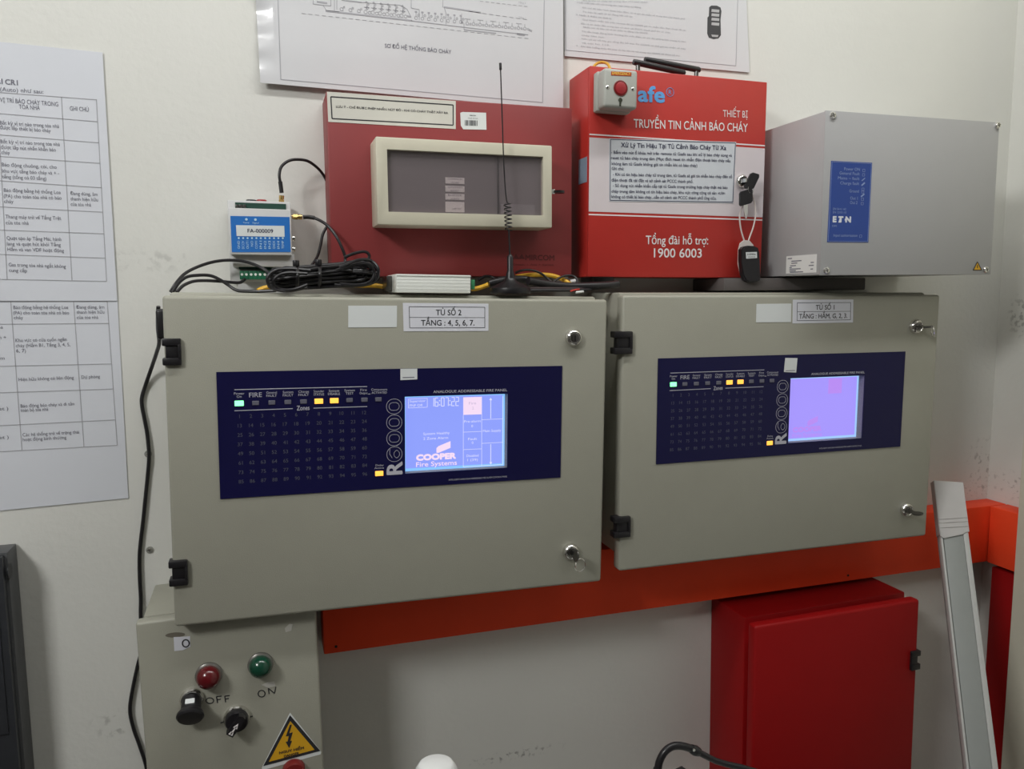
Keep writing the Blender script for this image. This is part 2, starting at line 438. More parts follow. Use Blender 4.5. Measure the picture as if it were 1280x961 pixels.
# ------------------------------------------------------------------ the two fire alarm panels
W, HH = .6, .4267
def fire_panel(x, z, D, tilt, label, screen_violet, title, floors):
    """x, z: unrotated top left corner of the door; tilt about the door's centre"""
    cx, cz = x+W/2, z-HH/2
    # empty at the bottom centre of the back
    bx, bz = cx-math.sin(tilt)*(-HH/2), cz+math.cos(tilt)*(-HH/2)
    t = thing('fire_alarm_panel', label, 'fire alarm panel', bx, bz, tilt, group='beige fire alarm panels')
    m = MB(); m.box(-W/2+.006, W/2-.007, .020, HH+.004, .001, D-.026, .004); m.box(-W/2+.012, W/2-.014, .024, HH-.004, D-.027, D-.022)
    m.build('body', beige, t)
    m = MB(); m.box(-W/2, W/2, 0, HH, D-.0225, D, .0045, 3)
    door = m.build('door', beige, t)
    return t, door
def uv(fx, fz):  # fascia fractions are measured on the left panel and reused for the right one
    return fx, fz
FX0, FZ1, FW, FH = -W/2+.0601, HH-.09604, .47, .16469

def rrect(x0, x1, z0, z1, r, n=4):
    pts = []
    for cx, cz, a in ((x1-r, z1-r, 0), (x0+r, z1-r, 90), (x0+r, z0+r, 180), (x1-r, z0+r, 270)):
        for k in range(n+1):
            b = math.radians(a+90*k/n); pts.append((cx+r*math.cos(b), cz+r*math.sin(b)))
    return pts
def fascia(t, door, D, violet, ref, sticker_px):
    f0 = D+.0014
    R = lambda px, py: lc(ref, px, py, .17+.0014)          # pixel on the left panel's fascia -> local
    sl, sr, st, sb = R(506, 493)[0], R(634.5, 520)[0], R(560, 493.6)[1], R(560, 589)[1]
    st, sb = (R(506, 495.5)[1]+R(634, 492.5)[1])/2, (R(506, 592)[1]+R(634, 584.3)[1])/2
    m = MB(); m.box(FX0, FX0+FW, FZ1-FH, FZ1, D-.0005, f0)
    fa = m.build('display_fascia', navy, t)
    bool_cut(fa, sl, sr, sb, st, D-.02, D+.02); bool_cut(door, sl, sr, sb, st, D-.013, D+.02)
    dd = f0+.0002; da = f0-.0001
    # rules and captions
    m = MB()
    for a, b in (((293, 487), (459, 483)), ((293, 513.3), (366, 510.6)), ((392, 510), (459, 508))):
        m.line(R(*a), R(*b), .0009, da, dd)
    m.line(R(460, 492.5), R(463, 492.3), .0008, da, dd)
    m.build('caption_rules', panel_print, fa, smooth=False); m = MB()
    m.text('Zones', R(371, 513), R(387, 512.3), .0062, dd, .01)
    caps = [(299, 'Power', 'On'), (319.5, None, 'FIRE'), (339.5, 'General', 'FAULT'), (360, 'System', 'FAULT'), (379.5, 'Charge', 'FAULT'),
            (398.5, 'Sounder', 'STATUS'), (417.5, 'System', 'DISABLE'), (437, 'System', 'TEST'), (454.5, 'Fire', 'Output'), (474, 'Component', 'ACTIVATED')]
    for i, (px, a, b) in enumerate(caps):
        y = 496.6-(px-299)*.029
        hw = {'FIRE': 8, 'On': 3, 'ACTIVATED': 9.5, 'DISABLE': 7.5, 'Output': 5, 'TEST': 5}.get(b, 6.5)
        if b == 'FIRE': m.text(b, R(px-hw, 496.6), R(px+hw, 496), .0060, dd)
        else:
            m.text(b, R(px-hw, y+.6), R(px+hw, y+.3), .0030, dd)
            ha = {'Component': 10, 'Fire': 4}.get(a, 6.5)
            m.text(a, R(px-ha, y-3.4), R(px+ha, y-3.6), .0030, dd)
    m.text('Delay', R(469.5, 582.6), R(479.5, 582.2), .0024, dd); m.text('Active', R(468, 586), R(480, 585.6), .0024, dd)
    tb(m, 'captions', panel_print, fa); m = MB()
    m.text('ANALOGUE ADDRESSABLE FIRE PANEL', R(541.5, 491.2), R(634, 488.9), .0036, dd, .012)
    tb(m, 'panel_title', panel_print, fa); m = MB()
    m.text('INTELLIGENT ANALOGUE ADDRESSABLE FIRE ALARM CONTROL PANEL', R(561, 600.6), R(634, 596.3), .0022, dd)
    tb(m, 'small_print', panel_print, fa)
    # zone numbers
    m = MB()
    tl, tr, bl, br = (299.5, 522.5), (455.3, 517.6), (301.5, 604), (456, 594.5)
    for r in range(8):
        for c in range(12):
            u, v = c/11, r/7
            px = (tl[0]*(1-u)+tr[0]*u)*(1-v)+(bl[0]*(1-u)+br[0]*u)*v; py = (tl[1]*(1-u)+tr[1]*u)*(1-v)+(bl[1]*(1-u)+br[1]*u)*v
            n = str(r*12+c+1); q = R(px, py); hw = .0023*len(n)
            m.text(n, (q[0]-.008, q[1]), (q[0]+.008, q[1]), .0046, dd, fit=False, align='C')
    tb(m, 'zone_numbers', panel_print_dim, fa)
    # R6000 written upwards
    a = R(493, 592.5); top = R(493, 497.5)
    xL, xR2 = R(483.5, 560)[0], R(502.5, 560)[0]
    hR = R(493, 578)[1]
    m = MB()
    def up(mb, s, b, zA, zB, outline=0):
        me = text_mesh(s, b); xs = [v.co.x for v in me.vertices]; ys = [v.co.y for v in me.vertices]
        for v in mb.added(me):
            u = (v.co.x-min(xs))/(max(xs)-min(xs)); w_ = (v.co.y-min(ys))/(max(ys)-min(ys))
            v.co = Vector((xR2+(xL-xR2)*w_, -dd, zA+(zB-zA)*u))
        fs = list(mb.bm.faces)
        for k, (ox_, oz_) in enumerate(((.0006, 0), (-.0006, 0), (0, .0008), (0, -.0008), (0, .0014))):
            g = bmesh.ops.duplicate(mb.bm, geom=fs+list({v for f in fs for v in f.verts})+list({e for f in fs for e in f.edges}))
            for v in [e for e in g['geom'] if isinstance(e, bmesh.types.BMVert)]: v.co += Vector((ox_, -(k+1)*6e-6, oz_))
    up(m, 'R', .0, a[1], hR); tb(m, 'model_letter', panel_print, fa, label='solid grey letter R')
    m = MB(); zc = [hR+.001+(top[1]-hR-.001)*k/4 for k in range(5)]
    wd = .0005
    for k in range(4):
        g = .0012; z0, z1 = zc[k]+g*.3, zc[k+1]-g
        x0, x1 = xL, xR2
        m.path(rrect(x0, x1, z0, z1, (z1-z0)*.47, 6), wd, da, dd, True)
        iz = (z1-z0)*.24; ix = (z1-z0)*.17
        if k > 0: m.path(rrect(x0+ix, x1-ix, z0+iz, z1-iz, (z1-z0-2*iz)*.48, 6), wd, da, dd, True)
        else:
            xm = x0+(x1-x0)*.40
            m.path(rrect(xm+ix*.4, x1-ix, z0+iz, z1-iz, (z1-z0-2*iz)*.48, 6), wd, da, dd, True)
            m.path([(x0+ix*1.2, z1-iz*.5), (x0+ix*1.1, z0+iz*2.2), (x0+ix*1.8, z0+iz*1.4), (xm-ix*.3, z0+iz*1.0)], wd, da, dd)
    m.build('model_digits', panel_print, fa, 'white outlined digits 6000', smooth=False)
    # indicator lamps
    leds = [(299, 504, led_green), (319.5, 503.6, led_off), (339.8, 503, led_off), (359.8, 502.4, led_off), (379.4, 501.8, led_off), (398.5, 501.3, led_amber),
            (417.8, 500.6, led_amber), (436.9, 500, led_off), (455.5, 499.5, led_off), (473, 499, led_off), (474, 591.6, led_amber)]
    for px, py, mm in leds:
        q = R(px, py); m = MB(); hw, hh = (.0055, .0034) if mm is not led_off else (.0042, .0028)
        m.box(q[0]-hw, q[0]+hw, q[1]-hh, q[1]+hh, da, f0+.0012, .0004, 1)
        m.build('indicator_led', mm, fa, {led_green: 'lit green indicator', led_amber: 'lit amber indicator'}.get(mm, 'unlit grey indicator'))
    # small sticker on the fascia
    q = [lc(t, *p, f0) for p in sticker_px]
    m = MB(); m.poly(q, da, f0+.0004); so = m.build('small_sticker', sticker, fa, smooth=False)
    m = MB(); x0, x1 = min(p[0] for p in q), max(p[0] for p in q); z0, z1 = min(p[1] for p in q), max(p[1] for p in q)
    m.line((x0+.003, z0+.0035), (x1-.004, z0+.0035), .0012, f0, f0+.0006)
    m.build('print_line', ink_grey, so, smooth=False)
    # the recessed lit screen
    ds = D-.0125
    m = MB(); m.box(sl-.002, sr+.002, sb-.002, st+.002, ds-.002, ds)
    scr = m.build('screen', lcd_b_edge if violet else lcd_a_edge, t, 'lit violet screen' if violet else 'lit blue screen')
    m = MB()
    for b_ in ((sl-.0012, sl, sb, st), (sr, sr+.0012, sb, st), (sl, sr, st, st+.0012), (sl, sr, sb-.0012, sb)): m.box(*b_, ds, D)
    m.build('screen_bezel', clear_edge, t, 'pale lilac recess walls', smooth=False)
    m = MB(); m.box(sl+.003, sr-.004, sb+.004, st-.003, ds, ds+.0004)
    m.build('screen_field', lcd_b if violet else lcd_a, scr, smooth=False)
    Q = lambda px, py: lc(ref, px, py, .17-.0125)
    d1 = ds+.0008; d2 = ds+.0007
    pink = lcd_vpink if violet else lcd_pink; wh = lcd_vpink if violet else lcd_white
    m = MB(); m.poly([Q(579, 496.5), Q(602, 495.8), Q(602, 517.6), Q(579, 518.4)], ds, d1); m.build('fire_key', pink, scr, 'pale pink key', smooth=False)
    # company mark
    m = MB(); m.poly([Q(545.5, 565.5), Q(545.5, 560), Q(548, 557.5), Q(563, 551.2), Q(563, 559.5), Q(547.5, 566)], ds, d1)
    m.text('COOPER', Q(520, 576), Q(570, 573.2), .0092, d1, .065); m.text('Fire Systems', Q(520, 583.4), Q(571, 580.6), .0066, d1, .012)
    tb(m, 'company_mark', pink, scr)
    if not violet:
        m = MB()
        m.path([Q(510.5, 498.8), Q(534, 497.8), Q(534, 508.8), Q(510.5, 509.8)], .0005, ds, d1, True)
        m.text('Supervisor', Q(512, 502.8), Q(532, 502), .0032, d1); m.text('FNF Off', Q(512, 508.2), Q(528, 507.6), .0032, d1)
        # seven-segment date
        segs = {'0': 'abcdef', '1': 'bc', '6': 'acdefg', '7': 'abc', '2': 'abdeg'}
        ch = '16:07:22'; x = 538.6
        for c in ch:
            if c == ':':
                for dy in (-2.6, 2.6): m.poly([Q(x-.5+k[0], 502.6+dy+k[1]) for k in ((0, 0), (1.3, 0), (1.3, 1.3), (0, 1.3))], ds, d1)
                x += 2.3; continue
            wpx, hp = 5.4, 5.2; yb = 507.8-(x-538)*.03
            ptt = {'a': ((0, -2), (1, -2)), 'b': ((1, -2), (1, -1)), 'c': ((1, -1), (1, 0)), 'd': ((0, 0), (1, 0)), 'e': ((0, -1), (0, 0)), 'f': ((0, -2), (0, -1)), 'g': ((0, -1), (1, -1))}
            for s_ in segs[c]:
                (u0, v0), (u1, v1) = ptt[s_]
                m.line(Q(x+u0*3.5, yb+v0*hp), Q(x+u1*3.5, yb+v1*hp), .0009, ds, d1)
            x += 5.3
        # menu columns
        for a, b in (((579, 518.5), (579, 583)), ((602, 495.5), (602, 582)), ((579, 540), (602, 539)), ((579, 561.8), (602, 560.8)), ((579, 583.4), (628, 580.5)),
                     ((602, 524.5), (628, 523.3)), ((602, 554), (628, 552.7)), ((628.5, 495), (628.5, 580.5))):
            m.line(Q(*a), Q(*b), .0005, ds, d1)
        for xa, y0, y1, tip in ((613.3, 497.5, 523, 497), (613.3, 555, 580, 580.4)):
            m.line(Q(xa, y0), Q(xa, y1), .0009, ds, d1); s_ = 1 if tip < 530 else -1
            m.poly([Q(xa, tip), Q(xa+1.8, tip+3*s_), Q(xa-1.8, tip+3*s_)], ds, d1)
        tb(m, 'screen_lines', lcd_white, scr)
        m = MB()
        for s_, x0, x1, y in (('System Healthy', 529, 562, 543.6), ('2 Zone Alarm', 529, 560, 549.6), ('Pre-alarm', 580, 600.5, 528.2), ('0', 589, 591, 533.8), ('Fault', 585, 596, 550),
                              ('0', 589.5, 591.5, 554.6), ('Disabled', 583, 598, 571), ('1 (39)', 584, 597, 576.2), ('Main Supply', 603.5, 626, 540)):
            m.text(s_, Q(x0, y), Q(x1, y-(x1-x0)*.045), .0034, d1+.0001)
        tb(m, 'screen_text', lcd_pale if False else lcd_white, scr)
        m = MB(); m.text('Fire', Q(586, 505.5), Q(595, 505.1), .0036, d1+.0002); m.text('2', Q(590, 511.5), Q(592, 511.4), .0036, d1+.0002); tb(m, 'key_text', lcd_grey, scr)

def title_label(t, px, D, l1, l2, b1, b2):
    q = [lc(t, *p, D) for p in px]
    m = MB(); m.poly(q, D-.0002, D+.0005); lab = m.build('title_label', label_paper, t, 'white title label with a boxed two-line text', smooth=False)
    def bil(u, v):
        a = Vector(q[0]).lerp(Vector(q[1]), u); b = Vector(q[3]).lerp(Vector(q[2]), u); return tuple(a.lerp(b, v))
    m = MB(); d1 = D+.0007
    m.path([bil(.07, .13), bil(.955, .13), bil(.955, .88), bil(.07, .88)], .0007, D, d1, True)
    m.line(bil(.07, .51), bil(.955, .51), .0006, D, d1); m.build('border', ink, lab, smooth=False)
    h = abs(q[0][1]-q[3][1])
    m = MB(); m.text(l1, bil(b1[0], .43), bil(b1[1], .43), h*.20, d1, .014); m.text(l2, bil(b2[0], .80), bil(b2[1], .80), h*.20, d1, .014)
    tb(m, 'lettering', ink, lab)
    return lab
def plain_sticker(t, px, D, name='blank_sticker', m_=None, label=None, parent=None):
    q = [lc(t, *p, D) for p in px]; m = MB(); m.poly(q, D-.0002, D+.0005)
    return m.build(name, m_ or sticker, parent or t, label, smooth=False)

P1, door1 = fire_panel(.02814, -.00345, .17, -.01781, 'left beige fire alarm panel labelled for floors 4 to 7, blue screen lit', False, '', '')
P2, door2 = fire_panel(.66228, -.00468, .15447, -.00637, 'right beige fire alarm panel labelled for basement to floor 3, violet screen lit', True, '', '')
fascia(P1, door1, .17, False, P1, [(500.5, 461), (521.5, 460.6), (521.5, 474), (500.5, 475)])
fascia(P2, door2, .15447, True, P1, [(981.5, 447.2), (996.7, 447.5), (995, 465.5), (979.8, 464.8)])
for T, D, hs in ((P1, .17, ((203, 225.5, 423, 457), (211.3, 234, 700.5, 734))), (P2, .15447, ((768.5, 791.5, 414, 443), (768, 789, 645.5, 673.5)))):
    for x0, x1, y0, y1 in hs:
        a, b = lc(T, x0, y1, D+.006), lc(T, x1, y0, D+.006)
        hinge(T, a[0], b[0], a[1], b[1], D)
title_label(P1, [(503.5, 378.5), (610.5, 379.5), (610.5, 413.5), (504.5, 414)], .17, 'TỦ SỐ 2', 'TẦNG : 4, 5, 6, 7.', (.375, .675), (.20, .83))
title_label(P2, [(991, 374.5), (1066.5, 374.3), (1066, 403), (990.5, 404.3)], .15447, 'TỦ SỐ 1', 'TẦNG : HẦM, G, 2, 3.', (.37, .68), (.10, .90))
plain_sticker(P1, [(435.3, 382), (496.2, 382), (496, 408.8), (435.3, 409.3)], .17)
plain_sticker(P2, [(945.5, 379.8), (989, 379.3), (988.5, 402.5), (945, 402.8)], .15447)
for T, D, ls in ((P1, .17, ((717.5, 422, .0125), (714, 690, .0125))), (P2, .15447, ((1146, 408, .0125), (1134, 637, .0120)))):
    for px, py, r in ls:
        q = lc(T, px, py, D+.004); lock(T, q[0], q[1], D, r)
# door latch edge line on the lower right of the right panel is part of the door
def key(px, py, D, label, bow_out, spin, ring=None):
    """flat key standing out of a lock, bow rotated by spin about the lock axis, optional split ring"""
    p = at(px, py, D); t = thing('key', label, 'key', p.x, p.z-H0, 0, p.y, group='keys in the panel locks')
    m = MB(); m.box(-.0011, .0011, -.0035, .0035, -.004, bow_out-.004); 
    m.lathe((-.0011, -bow_out-.003, 0), (1, 0, 0), [(0, 0), (.0090, 0), (.0090, .0022), (0, .0022)], 20)
    o = m.build('key_blade', dark_metal, t); o.rotation_euler = (0, spin, 0)
    if ring:
        m = MB(); ax, c = ring; m.ring(c, ax, .0095, .0008, 28, 6); m.build('key_ring', chrome, t)
    return t
q = (714, 690)
key(714.5, 690, .179, 'key in the lower lock of the left panel with a split ring hanging from it', .014, .15, ((.3, -1, 0), (.0062, -.018, -.0145)))
key(1146.5, 408, .164, 'key in the upper lock of the right panel with a small twisted ring', .017, 1.5, ((1, -.6, .2), (.009, -.024, -.007)))
key(1134, 637.5, .164, 'bare key sticking out of the lower lock of the right panel', .020, 1.5)

# ------------------------------------------------------------------ dull red fire annunciator cabinet with a window
t = thing('annunciator_cabinet', 'dull red wall cabinet with a cream framed smoked window on its front', 'fire alarm panel', .2467+.1845, .2831-.2561, -.00041)
hw = .18450; D = .07
m = MB(); m.box(-hw, hw, 0, .2561, .001, D, .002); m.build('body', mi_red, t)
q = lambda px, py, d=D: lc(t, px, py, d)
def note(t, px, D, mat_, name='notice_label', label=None): return plain_sticker(t, px, D, name, mat_, label)
n = note(t, [(408.5, 114.6), (569.6, 126.2), (569.6, 161.3), (410.3, 152.3)], D, mat('ivory_label', (.62, .61, .55), .6), label='ivory notice label with a black border')
m = MB(); m.path([q(413.5, 121), (q(566.3, 131.3)), q(566.3, 156.5), q(415, 148.3)], .0016, D, D+.0007, True); m.build('border', ink, n, smooth=False)
m = MB(); m.text('LƯU Ý - CHỈ ĐƯỢC PHÉP NHẤN NÚT ĐỎ - KHI CÓ CHÁY THẬT XẢY RA', q(420, 134.6), q(560, 142.6), .0030, D+.0008, .02); tb(m, 'lettering', ink, n)
n = note(t, [(575.3, 141), (578, 140), (607.5, 141), (608, 162.2), (579, 161.6), (576, 157)], D, sticker, 'barcode_sticker', 'white barcode sticker')
m = MB(); random.seed(3); x = 580.8
while x < 597.5:
    wv = random.choice((.5, .8, 1.2)); a, b = q(x, 150.4), q(x+wv, 157); m.poly([q(x, 150.2+(x-580)*.03), q(x+wv, 150.2+(x-580)*.03), q(x+wv, 157+(x-580)*.03), q(x, 157+(x-580)*.03)], D, D+.0007); x += wv+random.choice((.5, .7, 1))
m.build('barcode', ink, n, smooth=False)
m = MB(); m.text('MIRCOM', q(587, 145), q(594.5, 145.3), .0016, D+.0007, .02); m.text('MXR-40 N3', q(585, 148.4), q(597, 148.9), .0014, D+.0007); tb(m, 'lettering', ink, n)
# cream frame: four mitred bars, open middle
D2 = D+.056
a, b = q(469.3, 169.6, D2), q(690.3, 284.4, D2); wl, wr = q(484, 200, D2)[0], q(679, 200, D2)[0]
wt, wb = (q(483.5, 186.2, D2)[1]+q(679, 196, D2)[1])/2, (q(484.5, 264, D2)[1]+q(678.5, 269.8, D2)[1])/2
x0, x1, z0, z1 = a[0], b[0], (b[1]+q(470, 281, D2)[1])/2, (a[1]+q(690, 182.6, D2)[1])/2
m = MB(); m.box(x0, x1, z0, z1, D-.0005, D2, .002)
fr = m.build('window_frame', cream, t, 'cream window frame standing out from the cabinet')
bool_cut(fr, wl, wr, wb, wt, D+.004, D2+.02)
m = MB(); m.box(wl-.001, wr+.001, wb-.001, wt+.001, D2-.007, D2-.005); m.build('window_pane', glass, t, 'smoked clear window', smooth=False)
di = D2-.011
m = MB(); m.box(wl-.0005, wr+.0005, wb-.0005, wt+.0005, D+.003, di); m.build('inner_panel', inner_grey, t, 'dark grey control plate behind the window')
for (ya, yb_, l1, l2) in ((221.6, 230.3, 'COMMON', 'TROUBLE'), (232, 240.4, 'SYSTEM', 'RESET'), (242, 250.3, 'BUZZER', 'SILENCE'), (252, 265.5, 'LAMP TEST', '')):
    c0, c1 = q(556.5, ya, di), q(580.5, yb_, di)
    m = MB(); m.box(c0[0], c1[0], c1[1], c0[1], di, di+.001, .0003, 1); o = m.build('name_tag', mat('tag_white', (.85, .84, .80), .5), t, 'small white name tag')
    m = MB(); zc = (c0[1]+c1[1])/2; mid = (c0[0]+c1[0])/2
    if l2: m.text(l1, (mid-.010, zc+.001), (mid+.010, zc+.001), .0026, di+.0012); m.text(l2, (mid-.006, zc-.004), (mid+.006, zc-.004), .0026, di+.0012)
    else: m.text(l1, (mid-.004, zc-.004), (mid+.009, zc-.004), .0026, di+.0012)
    tb(m, 'lettering', ink_grey, o)
c0 = q(621.5, 196, di); c1 = q(621.5, 268, di)
m = MB(); m.box(c0[0]-.0012, c0[0]+.0012, wb+.001, wt-.001, di, di+.004); m.build('divider', black, t)
m = MB(); m.box(c0[0]+.004, wr-.010, wb+.002, wb+.016, di, di+.002); m.build('lower_strip', mat('mid_grey_strip', (.2, .19, .2), .4), t)
# cam lock with key on the frame's right side
zc = q(690, 239.5, D2-.03)[1]; xk = x1
m = MB(); m.lathe((xk-.001, -(D+.026), zc), (1, 0, 0), [(.0075, 0), (.0075, .004), (.0062, .006), (0, .006)], 16); m.build('lock', chrome, t)
m = MB(); m.text('MIRCOM', q(656.5, 325.2), q(693, 325.6), .0085, D+.0004, .03)
for dx in (0, 7): m.poly([q(641+dx, 323.5), q(645+dx, 317.2), q(649+dx, 323.6)], D-.0001, D+.0004)
m.text('Canada  •  Asia  •  Europe', q(641, 331.5), q(692, 331.8), .0026, D+.0004); tb(m, 'company_mark', maroon_print, t)
# key in that lock: black bow pointing right
kp = t.location; kw = Vector((TILT[t.name][0]+xk+.006, -(D+.026), H0+TILT[t.name][1]+zc))
k = thing('key', 'black headed key in the side lock of the cream window frame', 'key', kw.x, kw.z-H0, 0, kw.y)
m = MB(); m.box(0, .009, -.0035, .0035, -.001, .001, .0003); m.build('key_blade', chrome, k)
m = MB(); m.lathe((.016, 0, -.002), (0, 0, 1), [(0, 0), (.0085, 0), (.0085, .0036), (0, .0036)], 20); m.build('key_head', black, k)

# ------------------------------------------------------------------ bright red alarm transmitter box
D = .085; gw, gh = .31444, .31744
gx, gz = .63738, .34255; a = -.00682
t = thing('alarm_transmitter_box', 'bright red wall box with a white band and a pasted notice on its front', 'control box', gx+gw/2+math.sin(a)*gh/2, gz-gh/2-gh/2, a)
G = t; q = lambda px, py, d=D: lc(t, px, py, d)
m = MB(); m.box(-gw/2, gw/2, 0, gh, .001, D-.0055, .0015); m.box(-gw/2, gw/2, 0, gh, D-.0045, D, .0015); m.box(-gw/2+.004, gw/2-.004, .004, gh-.004, D-.006, D-.004)
m.build('body', gs_red, t)
zt = (q(736, 173.5)[1]+q(957, 184)[1])/2; zb_ = (q(735, 264.3)[1]+q(951, 271.5)[1])/2
m = MB(); m.box(-gw/2+.0005, gw/2-.0005, zb_, zt, D-.0005, D+.0003); m.build('white_band', white_band, t, 'white middle band', smooth=False)
m = MB()
for z in (zt+.0045, zb_-.0045): m.box(-gw/2+.0005, gw/2-.0005, z-.0010, z+.0010, D-.0005, D+.0003)
m.build('pinstripes', ink_white, t, smooth=False)
d1 = D+.0005
m = MB(); m.text('THIẾT BỊ', q(903.5, 146), q(934.5, 147.2), .0105, d1, -.004); m.text('TRUYỀN TIN CẢNH BÁO CHÁY', q(792, 159.5), q(934.5, 165), .0130, d1, .008)
m.text('Tổng đài hỗ trợ:', q(807, 305.2), q(885, 305.6), .0135, d1, .008); m.text('1900 6003', q(817, 321.8), q(877, 322), .0145, d1, .012)
tb(m, 'lettering', ink_white, t)
m = MB(); m.text('Gs', q(748, 125.4), q(793, 127), .025, d1, .03); m.text('afe', q(797.2, 127.2), q(831, 128.8), .0245, d1, .03)
c = q(837.4, 115.2); m.ring((c[0], -d1+.0001, c[1]), (0, 1, 0), .0065, .0004, 20, 4); m.text('R', (c[0]-.0024, c[1]-.003), (c[0]+.0024, c[1]-.003), .006, d1); tb(m, 'logo', logo_blue, t, label='blue logo')
pa = [(762.8, 174.3), (918.8, 178.8), (915.5, 252.6), (762.3, 250.3)]
n = plain_sticker(t, [(761.5, 173), (920, 177.5), (916.5, 254), (761.5, 251.6)], D+.0004, 'notice_sheet', mat('notice_paper', (.60, .63, .67), .55), 'pale blue-white notice sheet')
m = MB(); m.path([q(*p) for p in pa], .0010, D+.0003, D+.0012, True); m.build('border', ink_navy, n, smooth=False)
def bil(u, v):
    A = [Vector(q(*p)) for p in pa]; return tuple(A[0].lerp(A[1], u).lerp(A[3].lerp(A[2], u), v))
m = MB(); d2 = D+.0013
m.text('Xử Lý Tín Hiệu Tại Tủ Cảnh Báo Cháy Từ Xa', bil(.08, .125), bil(.925, .125), .0072, d2, .018)
rows = [('- Bấm vào nút ổ khóa mở trên remote tủ Gsafe sau khi xử lý báo cháy xong và', .005, .975, .235), ('reset tủ báo cháy trung tâm (Mục đích reset tin nhắn điện thoại báo cháy nếu', .005, .965, .325),
        ('không làm tủ Gsafe không gởi tin nhắn khi có báo cháy)', .01, .69, .42), ('Ghi chú:', .01, .105, .50), ('- Khi có tín hiệu báo cháy từ trung tâm, tủ Gsafe sẽ gởi tin nhắn báo cháy đến số', .02, .985, .595),
        ('điện thoại đã cài đặt và sở cảnh sát PCCC thành phố.', .01, .66, .69), ('- Sử dụng nút nhấn khẩn cấp tại tủ Gsafe trong trường hợp cháy thật mà báo', .02, .95, .78),
        ('cháy trung tâm không có tín hiệu báo cháy, khu vực công cộng có sân vườn', .01, .93, .875), ('không có thiết bị báo cháy...cần sở cảnh sát PCCC thành phố ứng cứu.', .01, .86, .965)]
for s_, u0, u1, v in rows: m.text(s_, bil(u0, v), bil(u1, v), .0046, d2, .012)
tb(m, 'lettering', ink_navy, n)
c = q(926.5, 226.5); lock(t, c[0], c[1], D, .0105)
# pale sticker on the left side face
s0, s1 = at_x(718.5, 204, gx+.003), at_x(731, 230, gx+.003)
m = MB(); m.box(-gw/2-.0006, -gw/2+.0002, s1.z-H0-TILT[t.name][1], s0.z-H0-TILT[t.name][1], .045, .078); so = m.build('side_sticker', pale_blue, t, 'pale blue sticker on the side', smooth=False)
# pair of folded black antennas on top
for pts, lab in ((((791.8, 77.4), (856, 91.4), (797.5, 79)), 'lower folded antenna rod'), (((806, 74.5), (875, 87.6), (870.5, 88)), 'upper folded antenna rod')):
    (ax, ay), (bx, by), (vx, vy) = pts; dd = .045 if lab[0] == 'l' else .030
    A, B, Vv = lc(t, ax, ay, dd), lc(t, bx, by, dd), lc(t, vx, vy, dd)
    m = MB(); m.tube([(A[0], -dd, A[1]), (A[0]*.95+B[0]*.05, -dd, A[1]*.95+B[1]*.05), (B[0]*.97+A[0]*.03, -dd, B[1]*.97+A[1]*.03), (B[0], -dd, B[1])], .0045, 12, 1, radii=[.0042, .0048, .0048, .0036])
    an = m.build('antenna', black, t)
    m = MB(); m.cyl((Vv[0], -dd, gh-.001), (0, 0, 1), .0036, Vv[1]-gh, 12); m.build('antenna_pivot', dark_metal, an)

# key set hanging in the transmitter box lock
kd = D+.016
kp_ = at(926.5, 226.5, D+.008)
k = thing('key_bunch', 'two black headed keys and a black remote fob hanging from the bright red box lock', 'keys', kp_.x, kp_.z-H0, 0, kp_.y)
KX, KZ = kp_.x, kp_.z-H0
def kl(px, py, d): p = at(px, py, d); return (p.x-KX, p.z-H0-KZ)
off = -kp_.y  # local d = world d - off
def kpoly(pts, d0, d1, name, mm, label=None, parent=None, bev=0):
    m = MB(); m.poly([kl(*p, (d0+d1)/2) for p in pts], d0-off, d1-off); return m.build(name, mm, parent or k, label)
m = MB(); m.box(-.001, .001, -.003, .003, 0, .014); m.build('key_blade', chrome, k)
kpoly([(931.5, 235.5), (930.8, 232), (938, 217), (940.5, 215.8), (948, 218), (948.2, 221.5), (941.5, 235.5), (938.5, 237)], kd, kd+.004, 'key_head', black, 'black head of the inserted key')
m = MB(); c = kl(938.5, 236.5, kd+.002); m.ring((c[0], -(kd+.002-off), c[1]), (0.3, -1, .1), .0068, .0007, 24, 6); m.build('key_ring', chrome, k)
h = kpoly([(924.5, 242), (926, 239.5), (937.5, 235.8), (940, 237.3), (940, 251), (938, 254), (926, 257.6), (924.5, 256)], kd, kd+.004, 'key_head', black, 'black head of the hanging key')
kpoly([(929.5, 257), (934.5, 255.5), (934.3, 266), (933, 272.5), (931.5, 273.5), (930.3, 266)], kd+.001, kd+.003, 'key_blade', chrome, 'steel blade of the hanging key')
m = MB()
for pts in (((938, 238), (931, 252), (925, 268), (925.6, 284), (930, 300), (933, 306)), ((938, 238), (943, 252), (944.5, 268), (941.5, 284), (936.5, 298), (934, 306))):
    m.tube([(kl(px, py, kd-.004)[0], -(kd-.004-off), kl(px, py, kd-.004)[1]) for px, py in pts], .0013, 8, 5)
m.build('cord', cord_white, k)
kpoly([(923, 312), (925, 304), (930, 300), (936.5, 301), (941, 306), (942, 311), (931, 352), (926, 345), (922.5, 330)], kd-.004, kd-.001, 'metal_plate', cord_white, 'pale metal edge plate behind the fob')
fob_pts = [(925, 312), (928, 308.5), (933, 307.2), (941, 307.6), (946, 310), (947.5, 315), (947.3, 325), (949, 344), (948.5, 350), (944.5, 352.3), (935, 352.6), (930, 350.5), (927, 344), (924.8, 326)]
m = MB(); m.poly([kl(*p, kd+.004) for p in fob_pts], kd-.001-off, kd+.009-off)
fb_edges = [e for e in m.bm.edges if abs(e.verts[0].co.y-e.verts[1].co.y) < 1e-6 and e.verts[0].co.y < -(kd+.008-off)]
bmesh.ops.bevel(m.bm, geom=fb_edges, offset=.0018, segments=2, affect='EDGES')
